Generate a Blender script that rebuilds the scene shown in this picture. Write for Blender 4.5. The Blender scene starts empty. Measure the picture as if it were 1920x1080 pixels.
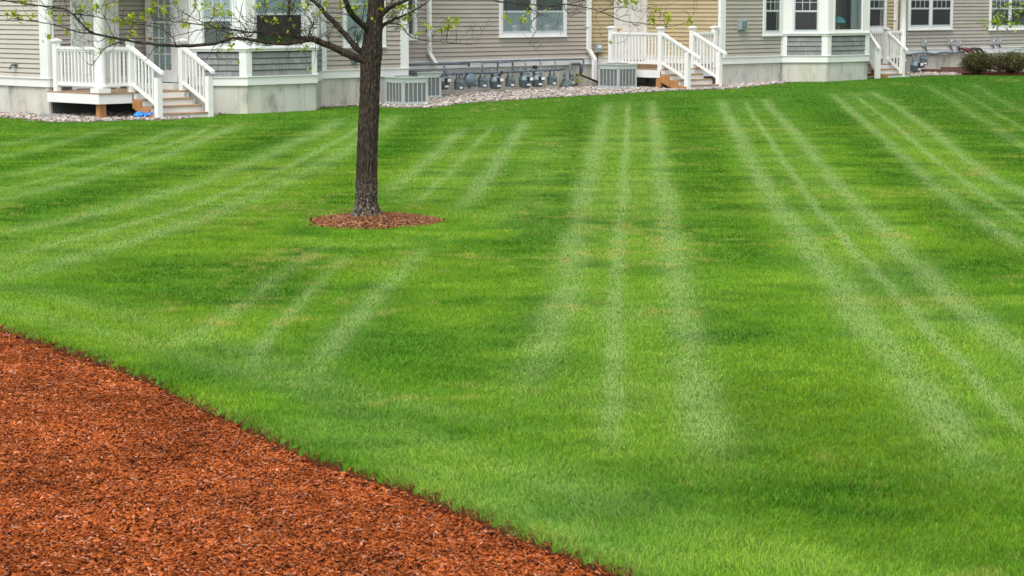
import bpy, math, random
import numpy as np
from mathutils import Vector, Matrix
random.seed(7); rng = np.random.default_rng(11)
S = bpy.context.scene; COL = S.collection
# ------------------------------------------------------------------ camera, sky, sun, exposure
E, FPX = 2.15, 4000.0
PITCH = math.atan(530.0/FPX)
cam = bpy.data.cameras.new('camera'); camo = bpy.data.objects.new('camera', cam); COL.objects.link(camo)
camo.location = (0, 0, E); camo.rotation_euler = (math.pi/2-PITCH, 0, 0)
cam.sensor_width = 36; cam.lens = 36*FPX/1920; cam.clip_end = 600; cam.clip_start = .1
cam.dof.use_dof = True; cam.dof.focus_distance = 30; cam.dof.aperture_fstop = 14
S.camera = camo
w = bpy.data.worlds.new('World'); S.world = w; w.use_nodes = True
nt = w.node_tree; bg = nt.nodes['Background']
sky = nt.nodes.new('ShaderNodeTexSky'); sky.sky_type = 'NISHITA'; sky.sun_disc = False
sky.sun_elevation = math.radians(58); sky.sun_rotation = math.radians(200); sky.dust_density = 3
hs = nt.nodes.new('ShaderNodeHueSaturation'); hs.inputs['Saturation'].default_value = .27
nt.links.new(sky.outputs[0], hs.inputs['Color']); nt.links.new(hs.outputs[0], bg.inputs[0])
bg.inputs[1].default_value = .15
sl = bpy.data.lights.new('sun', 'SUN'); sl.energy = 1.5; sl.angle = math.radians(28); sl.color = (1, .96, .9)
so = bpy.data.objects.new('sun', sl); COL.objects.link(so)
so.rotation_euler = (math.radians(32), 0, math.radians(-20))
S.view_settings.view_transform = 'Standard'; S.view_settings.look = 'None'
S.view_settings.exposure = .62; S.view_settings.gamma = 1
S.render.engine = 'CYCLES'
S.cycles.max_bounces = 6; S.cycles.diffuse_bounces = 3; S.cycles.transparent_max_bounces = 8

# ------------------------------------------------------------------ helpers
cp, sp = math.cos(PITCH), math.sin(PITCH)
def P(px, py, Y):
    a = (540-py); vx, vy, vz = px-960, FPX*cp+a*sp, -FPX*sp+a*cp
    return Vector((vx/vy*Y, Y, E+vz/vy*Y))
_c = [(x, y, 0.0) for y in (0, 8, 16, 24, 32) for x in (-24, -16, -8, 0, 8, 16, 24)]
_c += [(-16, 50, -.2), (-11, 46, -.19), (-8, 44, -.19), (-6.3, 45, -.18), (-7.4, 44., -.27), (-9, 44.4, -.23), (-5.6, 45, -.22), (-4, 47.5, -.18), (-2.6, 50, -.14), (-1, 53, -.07), (1.5, 57, -.04),
       (4.5, 56.5, -.03), (7, 59.5, .02), (10, 61, .03), (12.5, 64, .08), (15, 66, .1), (20, 70, .1), (25, 66, .1), (-12, 70, -.1), (0, 80, 0),
       (20, 95, 0), (45, 60, 0), (-45, 50, -.1), (-45, 0, 0), (45, 0, 0), (0, 120, 0), (0, -30, 0), (60, 120, 0), (-60, 120, 0)]
_c = np.array(_c)
def terr(x, y):
    x = np.asarray(x, float); y = np.asarray(y, float)
    num = np.zeros(np.broadcast(x, y).shape); den = num+1e-12
    for cx, cy, cz in _c:
        g = np.exp(-((x-cx)**2+(y-cy)**2)/(2*5.5**2))+1e-9
        num = num+g*cz; den = den+g
    return num/den
def G(px, py, dz=0):
    z = 0.0
    for _ in range(8):
        a = (540-py); vy, vz = FPX*cp+a*sp, -FPX*sp+a*cp
        Y = (z+dz-E)/(vz/vy); q = P(px, py, Y); z = float(terr(q.x, q.y))
    return Vector((q.x, q.y, z+dz))
TH = math.radians(46)
U = Vector((math.cos(TH), math.sin(TH), 0)); N = Vector((math.sin(TH), -math.cos(TH), 0)); W = -N
def colray(px, A, d, z=.75):      # parameter along the vertical plane A+s*d where it meets pixel column px
    k = (px-960)/FPX
    # X = k*(Y cp + (E-z) sp)
    c0 = (E-z)*sp
    return (k*(A.y*cp+c0)-A.x)/(d.x-k*cp*d.y)
def hit(px, py, A, d):            # (s, z) where pixel meets the vertical plane
    z = .75
    for _ in range(4):
        s = colray(px, A, d, z); Y = A.y+s*d.y; z = P(px, py, Y).z
    return s, z
def V3(p, z): return Vector((p.x, p.y, z))

def tag(o, label=None, cat=None, group=None, kind=None):
    if label: o['label'] = label
    if cat: o['category'] = cat
    if group: o['group'] = group
    if kind: o['kind'] = kind
    return o
def thing(name, label, cat, loc=(0, 0, 0), rz=0, group=None):
    o = bpy.data.objects.new(name, None); COL.objects.link(o); o.empty_display_size = .2
    o.location = loc; o.rotation_euler = (0, 0, rz); return tag(o, label, cat, group)
def wloc(o):
    v = Vector(o.location)
    while o.parent: o = o.parent; v = v+Vector(o.location)
    return v
class MB:
    def __init__(s): s.v = []; s.f = []; s.uv = []; s.smooth = []
    def quad(s, pts, uv=None, sm=False):
        n = len(s.v); s.v += [tuple(p) for p in pts]; s.f.append(tuple(range(n, n+len(pts))))
        s.uv += list(uv) if uv else [(0, 0)]*len(pts); s.smooth.append(sm)
    def box(s, o, ax, ay, az):    # o corner, three edge vectors
        o, ax, ay, az = map(Vector, (o, ax, ay, az))
        c = [o, o+ax, o+ax+ay, o+ay, o+az, o+ax+az, o+ax+ay+az, o+ay+az]
        if ax.cross(ay).dot(az) < 0: fs = [(0, 1, 2, 3), (4, 7, 6, 5), (0, 4, 5, 1), (1, 5, 6, 2), (2, 6, 7, 3), (3, 7, 4, 0)]
        else: fs = [(3, 2, 1, 0), (5, 6, 7, 4), (1, 5, 4, 0), (2, 6, 5, 1), (3, 7, 6, 2), (0, 4, 7, 3)]
        lx, ly, lz = ax.length, ay.length, az.length
        for f in fs:
            p = [c[i] for i in f]; e1 = (p[1]-p[0]); e2 = (p[3]-p[0])
            s.quad(p, [((q-o).dot(ax.normalized())+(q-o).dot(ay.normalized())*.7, (q-o).dot(az.normalized())) for q in p])
        return s
    def bx(s, x0, x1, y0, y1, z0, z1): return s.box((x0, y0, z0), (x1-x0, 0, 0), (0, y1-y0, 0), (0, 0, z1-z0))
    def wb(s, A, d, n, s0, s1, z0, z1, d0, d1):   # box on a wall
        o = A+d*s0+n*d0; o = Vector((o.x, o.y, z0))
        return s.box(o, d*(s1-s0), n*(d1-d0), Vector((0, 0, z1-z0)))
    def tube(s, pts, r, k=8, caps=True):
        pts = [Vector(p) for p in pts]; rs = r if isinstance(r, (list, tuple)) else [r]*len(pts)
        n0 = len(s.v); prev = None
        for i, p in enumerate(pts):
            t = (pts[min(i+1, len(pts)-1)]-pts[max(i-1, 0)]).normalized()
            if prev is None:
                a = Vector((0, 0, 1)) if abs(t.z) < .9 else Vector((1, 0, 0)); b = t.cross(a).normalized()
            else:
                b = (prev-t*prev.dot(t)).normalized()
            prev = b; c = t.cross(b)
            for j in range(k):
                th = 2*math.pi*j/k; s.v.append(tuple(p+(b*math.cos(th)+c*math.sin(th))*rs[i])); 
        for i in range(len(pts)-1):
            for j in range(k):
                a = n0+i*k+j; b2 = n0+i*k+(j+1) % k
                s.f.append((a, b2, b2+k, a+k)); s.uv += [(0, 0)]*4; s.smooth.append(True)
        if caps:
            s.f.append(tuple(n0+j for j in reversed(range(k)))); s.uv += [(0, 0)]*k; s.smooth.append(False)
            m = n0+(len(pts)-1)*k
            s.f.append(tuple(m+j for j in range(k))); s.uv += [(0, 0)]*k; s.smooth.append(False)
        return s
    def lathe(s, c, prof, k=20, axis=Vector((0, 0, 1))):
        c = Vector(c); return s.tube([c+axis*h for h, r in prof], [max(r, 1e-4) for h, r in prof], k)
    def build(s, name, mat, parent=None, label=None, local=False, bevel=0, smooth=False):
        me = bpy.data.meshes.new(name)
        off = Vector((0, 0, 0)) if (local or parent is None) else wloc(parent)
        me.from_pydata([tuple(Vector(v)-off) for v in s.v], [], s.f)
        uvl = me.uv_layers.new(name='UVMap')
        flat = np.array(s.uv, dtype=np.float32).ravel()
        if len(flat) == 2*len(me.loops): uvl.data.foreach_set('uv', flat)
        me.polygons.foreach_set('use_smooth', [bool(x) or smooth for x in s.smooth])
        me.materials.append(mat); me.update()
        o = bpy.data.objects.new(name, me); COL.objects.link(o)
        if parent: o.parent = parent
        if label: o['label'] = label
        if bevel:
            m = o.modifiers.new('bevel', 'BEVEL'); m.width = bevel; m.segments = 2; m.limit_method = 'ANGLE'
        return o
def npmesh(name, verts, faces, mat, col=None, smooth=False):
    me = bpy.data.meshes.new(name); nv = len(verts)
    me.vertices.add(nv); me.vertices.foreach_set('co', verts.astype(np.float32).ravel())
    tot = sum(f.size for f in faces); cnt = sum(len(f) for f in faces)
    me.loops.add(tot); me.polygons.add(cnt)
    me.loops.foreach_set('vertex_index', np.concatenate([f.ravel() for f in faces]).astype(np.int32))
    st = []; t = 0
    for f in faces:
        k = f.shape[1]; st.append(t+np.arange(len(f))*k); t += f.size
    me.polygons.foreach_set('loop_start', np.concatenate(st).astype(np.int32))
    me.update(calc_edges=True)
    if smooth: me.polygons.foreach_set('use_smooth', np.ones(cnt, bool))
    if col is not None:
        a = me.color_attributes.new('col', 'FLOAT_COLOR', 'POINT')
        c4 = np.ones((nv, 4), np.float32); c4[:, :3] = col; a.data.foreach_set('color', c4.ravel())
    me.materials.append(mat)
    o = bpy.data.objects.new(name, me); COL.objects.link(o); return o
def copy_thing(root, loc, rz, label, group=None):
    r = root.copy(); COL.objects.link(r); r.location = loc; r.rotation_euler = (0, 0, rz); r['label'] = label
    if group: r['group'] = group
    for ch in list(root.children):
        c = ch.copy(); COL.objects.link(c); c.parent = r
        for g in list(ch.children):
            d = g.copy(); COL.objects.link(d); d.parent = c
    return r

# ------------------------------------------------------------------ materials
def newmat(name):
    m = bpy.data.materials.new(name); m.use_nodes = True; t = m.node_tree
    return m, t, t.nodes['Principled BSDF']
def nd(t, ty, **k):
    n = t.nodes.new(ty)
    for a, b in k.items():
        if a in n.inputs.keys(): n.inputs[a].default_value = b
        else: setattr(n, a, b)
    return n
def plain(name, col, rough=.6, var=.12, scale=3., bump=0., bscale=60., metal=0., dirt=None, stretch=None):
    m, t, b = newmat(name)
    tc = nd(t, 'ShaderNodeTexCoord'); mp = nd(t, 'ShaderNodeMapping'); t.links.new(tc.outputs['Object'], mp.inputs[0])
    if stretch: mp.inputs['Scale'].default_value = stretch
    n = nd(t, 'ShaderNodeTexNoise', Scale=scale, Detail=6.); t.links.new(mp.outputs[0], n.inputs['Vector'])
    r = nd(t, 'ShaderNodeValToRGB'); t.links.new(n.outputs[0], r.inputs[0])
    c = Vector(col); d = Vector(dirt) if dirt else c*(1-var*2)
    r.color_ramp.elements[0].position = .3; r.color_ramp.elements[1].position = .62
    r.color_ramp.elements[0].color = (*d, 1) if dirt else (*(c*(1-var)), 1)
    r.color_ramp.elements[1].color = (*(c*(1+var*.5)), 1)
    t.links.new(r.outputs[0], b.inputs['Base Color']); b.inputs['Roughness'].default_value = rough; b.inputs['Metallic'].default_value = metal
    if bump:
        n2 = nd(t, 'ShaderNodeTexNoise', Scale=bscale, Detail=4.); t.links.new(mp.outputs[0], n2.inputs['Vector'])
        bp = nd(t, 'ShaderNodeBump', Strength=bump, Distance=.01); t.links.new(n2.outputs[0], bp.inputs['Height']); t.links.new(bp.outputs[0], b.inputs['Normal'])
    return m
M = {}
M['white'] = plain('white_paint', (.78, .79, .78), .45, .05, 1.5)
M['white_vinyl'] = plain('white_vinyl', (.82, .83, .82), .35, .03, 4)
M['sash'] = plain('sash_paint', (.5, .54, .56), .4, .05)
M['taupe'] = plain('taupe_siding', (.42, .375, .33), .55, .07, 1.2, stretch=(1, 1, 3))
M['grey_taupe'] = plain('grey_taupe_siding', (.41, .38, .33), .55, .07, 1.2, stretch=(1, 1, 3))
M['lit_taupe'] = plain('lit_taupe_siding', (.5, .465, .41), .55, .07, 1.2, stretch=(1, 1, 3))  # taupe siding lightened: light on the left-facing wall put into its colour
M['beige'] = plain('beige_siding', (.46, .38, .23), .55, .07, 1.2, stretch=(1, 1, 3))
M['deck'] = plain('deck_board', (.36, .245, .15), .6, .2, 5, bump=.2)
M['wood'] = plain('treated_wood', (.42, .2, .07), .65, .22, 4, bump=.3, stretch=(4, 4, .6))
M['room'] = plain('room_wall', (.5, .55, .42), .8, .25, 1.5)
M['redwood'] = plain('dark_red_wood', (.16, .06, .03), .7, .25, 6, bump=.3)
M['metal_green'] = plain('pale_green_metal', (.43, .5, .47), .4, .08, 3)
M['coil'] = plain('coil_grille', (.2, .21, .22), .5, .2, 40)
M['meter'] = plain('meter_grey', (.13, .18, .205), .42, .25, 8)
M['meter2'] = plain('meter_green_grey', (.11, .15, .15), .5, .3, 8)
M['pipe'] = plain('painted_pipe', (.13, .17, .2), .5, .3, 12)
M['dial'] = plain('dial_white', (.75, .76, .76), .3, .05)
M['black'] = plain('black_plastic', (.015, .015, .017), .45, .2)
M['greybox'] = plain('grey_enclosure', (.3, .34, .37), .4, .08, 5)
M['dark_in'] = plain('dark_room', (.035, .037, .037), .9, .3, 1.5)  # flat dark colour painting an unlit room behind glass
M['blind_or_dim_panel'] = plain('pale_blind', (.62, .69, .71), .6, .04, 2, bump=.6, bscale=1)
M['dusk'] = plain('dim_room', (.16, .19, .175), .8, .4, 1.2)
M['curtain'] = plain('grey_curtain', (.17, .19, .2), .8, .3, 9, stretch=(1, 1, .1))
M['roof'] = plain('roof_shingle', (.1, .1, .1), .8, .3, 10)
M['blue'] = plain('blue_plastic', (.02, .2, .6), .4, .2, 12)
M['brass'] = plain('brass', (.55, .38, .1), .3, .1, metal=.9)
M['timber'] = plain('landscape_timber', (.12, .062, .045), .8, .3, 8, bump=.4, stretch=(1, 1, 3))
M['stone'] = plain('splash_concrete', (.3, .31, .32), .8, .2, 10, bump=.3)
M['lampshade'] = plain('teal_shade', (.15, .7, .8), .4, .4, 14)
M['red'] = plain('red_cable', (.4, .04, .04), .5, .1)

def glass_mat():
    m, t, b = newmat('window_glass'); t.nodes.remove(b); o = t.nodes['Material Output']
    tr = nd(t, 'ShaderNodeBsdfTransparent'); tr.inputs[0].default_value = (.86, .9, .9, 1)
    gl = nd(t, 'ShaderNodeBsdfGlossy', Roughness=.03); lw = nd(t, 'ShaderNodeLayerWeight', Blend=.5); pw = nd(t, 'ShaderNodeMath', operation='POWER'); pw.inputs[1].default_value = 3; t.links.new(lw.outputs['Facing'], pw.inputs[0]); fr = nd(t, 'ShaderNodeMath', operation='MULTIPLY_ADD'); fr.inputs[1].default_value = .8; fr.inputs[2].default_value = .1; t.links.new(pw.outputs[0], fr.inputs[0])
    n = nd(t, 'ShaderNodeTexNoise', Scale=1.3); bp = nd(t, 'ShaderNodeBump', Strength=.06, Distance=.05); t.links.new(n.outputs[0], bp.inputs['Height']); t.links.new(bp.outputs[0], gl.inputs['Normal'])
    mx = nd(t, 'ShaderNodeMixShader'); t.links.new(fr.outputs[0], mx.inputs[0]); t.links.new(tr.outputs[0], mx.inputs[1]); t.links.new(gl.outputs[0], mx.inputs[2])
    t.links.new(mx.outputs[0], o.inputs[0]); return m
M['glass'] = glass_mat()

def concrete_mat():
    m, t, b = newmat('poured_concrete')
    uv = nd(t, 'ShaderNodeUVMap'); geo = nd(t, 'ShaderNodeNewGeometry')
    br = nd(t, 'ShaderNodeTexBrick', Scale=1., offset=.0); br.inputs['Brick Width'].default_value = .61; br.inputs['Row Height'].default_value = 6
    br.inputs['Mortar Size'].default_value = .006; br.inputs['Mortar Smooth'].default_value = .3; br.inputs['Bias'].default_value = 0
    br.inputs['Color1'].default_value = (.9, .9, .9, 1); br.inputs['Color2'].default_value = (1, 1, 1, 1); br.inputs['Mortar'].default_value = (.55, .54, .52, 1)
    mpu = nd(t, 'ShaderNodeMapping'); mpu.inputs['Location'].default_value = (.1, 2., 0); t.links.new(uv.outputs[0], mpu.inputs[0]); t.links.new(mpu.outputs[0], br.inputs['Vector'])
    mp = nd(t, 'ShaderNodeMapping'); mp.inputs['Scale'].default_value = (2.2, 2.2, 1.3); t.links.new(geo.outputs['Position'], mp.inputs[0])
    n1 = nd(t, 'ShaderNodeTexNoise', Scale=1.1, Detail=8., Roughness=.65); t.links.new(mp.outputs[0], n1.inputs['Vector'])
    r1 = nd(t, 'ShaderNodeValToRGB'); e = r1.color_ramp.elements; e[0].position = .32; e[0].color = (.32, .32, .29, 1); e[1].position = .6; e[1].color = (.6, .59, .54, 1)
    e2 = r1.color_ramp.elements.new(.45); e2.color = (.53, .52, .475, 1); t.links.new(n1.outputs[0], r1.inputs[0])
    n2 = nd(t, 'ShaderNodeTexNoise', Scale=.45, Detail=3.); t.links.new(geo.outputs['Position'], n2.inputs['Vector'])
    r2 = nd(t, 'ShaderNodeValToRGB'); e = r2.color_ramp.elements; e[0].position = .4; e[0].color = (1.02, 1., .93, 1); e[1].position = .6; e[1].color = (.97, 1, 1, 1); t.links.new(n2.outputs[0], r2.inputs[0])
    m1 = nd(t, 'ShaderNodeMixRGB', blend_type='MULTIPLY'); m1.inputs[0].default_value = 1
    t.links.new(r1.outputs[0], m1.inputs[1]); t.links.new(br.outputs[0], m1.inputs[2])
    m2 = nd(t, 'ShaderNodeMixRGB', blend_type='MULTIPLY'); m2.inputs[0].default_value = 1
    t.links.new(m1.outputs[0], m2.inputs[1]); t.links.new(r2.outputs[0], m2.inputs[2]); t.links.new(m2.outputs[0], b.inputs['Base Color'])
    bp = nd(t, 'ShaderNodeBump', Strength=.3, Distance=.02); t.links.new(n1.outputs[0], bp.inputs['Height']); t.links.new(bp.outputs[0], b.inputs['Normal'])
    b.inputs['Roughness'].default_value = .85; return m
M['concrete'] = concrete_mat()
def shingle_mat():
    m, t, b = newmat('grey_shingle')
    uv = nd(t, 'ShaderNodeUVMap')
    br = nd(t, 'ShaderNodeTexBrick', Scale=1., offset=.45, squash=1.0); br.inputs['Brick Width'].default_value = .2; br.inputs['Row Height'].default_value = .13
    br.inputs['Mortar Size'].default_value = .0035; br.inputs['Mortar Smooth'].default_value = .1
    br.inputs['Color1'].default_value = (.2, .215, .215, 1); br.inputs['Color2'].default_value = (.27, .285, .285, 1); br.inputs['Mortar'].default_value = (.1, .105, .11, 1)
    t.links.new(uv.outputs[0], br.inputs['Vector'])
    geo = nd(t, 'ShaderNodeNewGeometry'); mp = nd(t, 'ShaderNodeMapping'); mp.inputs['Scale'].default_value = (30, 30, 2); t.links.new(geo.outputs['Position'], mp.inputs[0])
    n = nd(t, 'ShaderNodeTexNoise', Scale=1., Detail=3.); t.links.new(mp.outputs[0], n.inputs['Vector'])
    mx = nd(t, 'ShaderNodeMixRGB', blend_type='OVERLAY'); mx.inputs[0].default_value = .45; t.links.new(br.outputs[0], mx.inputs[1]); t.links.new(n.outputs[0], mx.inputs[2])
    t.links.new(mx.outputs[0], b.inputs['Base Color']); b.inputs['Roughness'].default_value = .7; return m
M['shingle'] = shingle_mat()
def attr_mat(name, rough=.8, transl=0., spec=.3, noise=0., dist=False):
    m, t, b = newmat(name); o = t.nodes['Material Output']
    a = nd(t, 'ShaderNodeAttribute', attribute_name='col'); src = a.outputs['Color']
    t.links.new(src, b.inputs['Base Color']); b.inputs['Roughness'].default_value = rough
    b.inputs['Specular IOR Level'].default_value = spec
    if transl:
        tl = nd(t, 'ShaderNodeBsdfTranslucent'); t.links.new(src, tl.inputs[0])
        mx = nd(t, 'ShaderNodeMixShader'); mx.inputs[0].default_value = transl
        t.links.new(b.outputs[0], mx.inputs[1]); t.links.new(tl.outputs[0], mx.inputs[2]); t.links.new(mx.outputs[0], o.inputs[0])
    return m
M['blade'] = attr_mat('grass_blade', .6, .35, .12)
M['leaf'] = attr_mat('young_leaf', .5, .45, .3)
M['chip'] = attr_mat('mulch_chip', .9, 0, .06)
M['pebble'] = attr_mat('pebble', .7, 0, .3)
def ground_mat(name, c0, c1, sc=2., c2=None):
    m, t, b = newmat(name)
    geo = nd(t, 'ShaderNodeNewGeometry'); n = nd(t, 'ShaderNodeTexNoise', Scale=sc, Detail=8., Roughness=.7); t.links.new(geo.outputs['Position'], n.inputs['Vector'])
    r = nd(t, 'ShaderNodeValToRGB'); e = r.color_ramp.elements; e[0].position = .35; e[0].color = (*c0, 1); e[1].position = .65; e[1].color = (*c1, 1); t.links.new(n.outputs[0], r.inputs[0])
    t.links.new(r.outputs[0], b.inputs['Base Color']); b.inputs['Roughness'].default_value = .95; b.inputs['Specular IOR Level'].default_value = .05
    bp = nd(t, 'ShaderNodeBump', Strength=.6, Distance=.02); t.links.new(n.outputs[0], bp.inputs['Height']); t.links.new(bp.outputs[0], b.inputs['Normal'])
    return m
M['soil'] = ground_mat('lawn_thatch', (.05, .14, .012), (.1, .24, .02), 4.)
M['mulch'] = ground_mat('mulch_base', (.03, .01, .006), (.12, .035, .015), 30.)
M['gravel'] = ground_mat('gravel_base', (.16, .14, .12), (.4, .36, .32), 25.)
def bark_mat():
    m, t, b = newmat('bark')
    tc = nd(t, 'ShaderNodeTexCoord'); mp = nd(t, 'ShaderNodeMapping'); mp.inputs['Scale'].default_value = (34, 34, 10); t.links.new(tc.outputs['Object'], mp.inputs[0])
    n = nd(t, 'ShaderNodeTexNoise', Scale=1.3, Detail=8., Roughness=.65, Distortion=.8); t.links.new(mp.outputs[0], n.inputs['Vector'])
    vo = nd(t, 'ShaderNodeTexVoronoi', Scale=1.1, feature='DISTANCE_TO_EDGE'); t.links.new(mp.outputs[0], vo.inputs['Vector'])
    ad = nd(t, 'ShaderNodeMath', operation='MULTIPLY'); ad.inputs[1].default_value = .8; t.links.new(vo.outputs[0], ad.inputs[0])
    ad2 = nd(t, 'ShaderNodeMath', operation='ADD'); t.links.new(ad.outputs[0], ad2.inputs[0]); t.links.new(n.outputs[0], ad2.inputs[1])
    r = nd(t, 'ShaderNodeValToRGB'); e = r.color_ramp.elements; e[0].position = .47; e[0].color = (.009, .0065, .005, 1); e[1].position = .92; e[1].color = (.1, .07, .043, 1)
    t.links.new(ad2.outputs[0], r.inputs[0])
    n3 = nd(t, 'ShaderNodeTexNoise', Scale=2.5, Detail=9., Roughness=.8); t.links.new(tc.outputs['Object'], n3.inputs['Vector'])
    r3 = nd(t, 'ShaderNodeValToRGB'); r3.color_ramp.elements[0].position = .58; r3.color_ramp.elements[1].position = .68; t.links.new(n3.outputs[0], r3.inputs[0])
    mx = nd(t, 'ShaderNodeMixRGB'); mx.inputs[2].default_value = (.085, .068, .048, 1); t.links.new(r3.outputs[0], mx.inputs[0]); t.links.new(r.outputs[0], mx.inputs[1])
    sx_ = nd(t, 'ShaderNodeSeparateXYZ'); t.links.new(tc.outputs['Object'], sx_.inputs[0]); mr = nd(t, 'ShaderNodeMapRange'); mr.inputs[1].default_value = .5; mr.inputs[2].default_value = .05; mr.inputs[3].default_value = 0; mr.inputs[4].default_value = 1; t.links.new(sx_.outputs[2], mr.inputs[0])
    n4 = nd(t, 'ShaderNodeTexNoise', Scale=38., Detail=5.); t.links.new(tc.outputs['Object'], n4.inputs['Vector']); r4 = nd(t, 'ShaderNodeValToRGB'); r4.color_ramp.elements[0].position = .5; r4.color_ramp.elements[1].position = .58; t.links.new(n4.outputs[0], r4.inputs[0])
    ml = nd(t, 'ShaderNodeMath', operation='MULTIPLY'); t.links.new(mr.outputs[0], ml.inputs[0]); t.links.new(r4.outputs[0], ml.inputs[1])
    mx5 = nd(t, 'ShaderNodeMixRGB'); mx5.inputs[2].default_value = (.24, .21, .17, 1); t.links.new(ml.outputs[0], mx5.inputs[0]); t.links.new(mx.outputs[0], mx5.inputs[1])
    t.links.new(mx5.outputs[0], b.inputs['Base Color']); b.inputs['Roughness'].default_value = .9
    bp = nd(t, 'ShaderNodeBump', Strength=.9, Distance=.02); t.links.new(ad2.outputs[0], bp.inputs['Height']); t.links.new(bp.outputs[0], b.inputs['Normal'])
    return m
M['bark'] = bark_mat()

# ------------------------------------------------------------------ plan of the ground
def vnoise(x, y, sc, seed):
    r = np.random.default_rng(seed); n = 256; L = r.random((n, n))
    X = x/sc+1000.3; Y = y/sc+1000.7; ix = np.floor(X).astype(int); iy = np.floor(Y).astype(int); fx = X-ix; fy = Y-iy
    fx = fx*fx*(3-2*fx); fy = fy*fy*(3-2*fy); a = L[ix % n, iy % n]; b = L[(ix+1) % n, iy % n]; c = L[ix % n, (iy+1) % n]; d = L[(ix+1) % n, (iy+1) % n]
    return (a*(1-fx)+b*fx)*(1-fy)+(c*(1-fx)+d*fx)*fy
bed_px = [(-260, 500), (-120, 562), (0, 617), (70, 640), (150, 668), (215, 690), (280, 717), (350, 750), (430, 788), (520, 832), (600, 867), (680, 893), (760, 918), (830, 946), (900, 975), (970, 1003), (1030, 1030), (1100, 1056), (1170, 1080), (1300, 1135), (1500, 1215)]
bed = np.array([tuple(G(*p))[:2] for p in bed_px])
bed = np.vstack([[bed[0, 0]-10, bed[0, 1]+18], bed, [bed[-1, 0]+6, bed[-1, 1]-4]])
def ybed(x): return np.interp(x, bed[:, 0], bed[:, 1])+.05
far_px = [(-300, 208), (0, 220.5), (50, 224.5), (100, 230), (175, 229), (240, 226), (305, 226.5), (400, 219), (405, 216), (450, 212), (500, 210), (600, 202.5), (680, 198.5), (711, 199), (715, 201.5), (787, 203.5), (811, 202), (839, 199), (861, 194.5), (950, 189), (1039, 183),
          (1158, 177), (1240, 172), (1285, 169.5), (1360, 168), (1438, 160), (1504, 152), (1600, 149), (1625, 147), (1698, 144.5), (1793, 141), (1920, 142.5), (2050, 143), (2300, 144)]
farb = np.array([tuple(G(*p))[:2] for p in far_px])
farb = np.vstack([[farb[0, 0]-12, farb[0, 1]-2], farb, [farb[-1, 0]+25, farb[-1, 1]]])
def yfar(x): return np.interp(x, farb[:, 0], farb[:, 1])
RC = G(703, 414); RA, RB = .69, .80      # tree ring centre and half axes
def ringd(x, y):
    a = np.arctan2(y-RC.y, x-RC.x); wob = 1+.05*np.sin(3*a+1)+.03*np.sin(7*a)
    return np.sqrt(((x-RC.x)/RA)**2+((y-RC.y)/RB)**2)/wob
def zground(x, y):
    z = terr(x, y)
    d = np.clip((ybed(x)-y+.05)/.1, 0, 1); z = z-.055*d+.03*np.clip((ybed(x)-y-.3)/1.5, 0, 1)
    r = ringd(x, y); z = z-.03*(r < 1)+np.where(r < 1, .12*(1-r*r)**1.2 if False else .075*np.clip(1-r*r, 0, 1)**1.1, 0)
    return z
def zgrid(x, y):
    i = np.clip(np.searchsorted(xs, x)-1, 0, len(xs)-2); j = np.clip(np.searchsorted(ys, y)-1, 0, len(ys)-2)
    a = (x-xs[i])/(xs[i+1]-xs[i]); b = (y-ys[j])/(ys[j+1]-ys[j])
    return (GZ[i, j]*(1-a)+GZ[i+1, j]*a)*(1-b)+(GZ[i, j+1]*(1-a)+GZ[i+1, j+1]*a)*b
xs = np.unique(np.round(np.concatenate([np.arange(-90, -22, 6.), np.arange(-22, -8, .5), np.arange(-8, 4, .06), np.arange(4, 28, .5), np.arange(28, 100, 6.)]), 3))
ys = np.unique(np.round(np.concatenate([np.arange(-40, 4, 3.), np.arange(4, 24, .06), np.arange(24, 42, .5), np.arange(42, 70, .25), np.arange(70, 160, 6.)]), 3))
GX, GY = np.meshgrid(xs, ys, indexing='ij'); GZ = zground(GX, GY)
nx, ny = GX.shape
idx = np.arange(nx*ny).reshape(nx, ny)
quads = np.stack([idx[:-1, :-1], idx[1:, :-1], idx[1:, 1:], idx[:-1, 1:]], -1).reshape(-1, 4)
gv = np.stack([GX, GY, GZ], -1).reshape(-1, 3)
cx = (GX[:-1, :-1]+GX[1:, 1:]).ravel()/2; cy = (GY[:-1, :-1]+GY[1:, 1:]).ravel()/2
o = npmesh('ground', gv, [quads], M['soil'], smooth=True); tag(o, 'mown lawn ground with pale mower tracks under the short grass', 'ground', kind='structure')
def sheet(name, mask, mat, dz, label):
    q = quads[mask]; us, inv = np.unique(q, return_inverse=True); v = gv[us].copy(); v[:, 2] += dz
    o = npmesh(name, v, [inv.reshape(-1, 4)], mat, smooth=True); return tag(o, label, 'ground', kind='structure')
sheet('mulch_bed', (cy < ybed(cx)+.06) & (cy > 4), M['mulch'], .006, 'red brown mulch bed in the near left corner')
sheet('tree_ring_soil', ringd(cx, cy) < 1, M['mulch'], .006, 'round mulched soil ring at the foot of the tree')
sheet('gravel_strip', (cy > yfar(cx)) & (cy < yfar(cx)+9) & (cx > -22) & (cx < 26), M['gravel'], .008, 'pale gravel strip along the foot of the houses')

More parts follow.
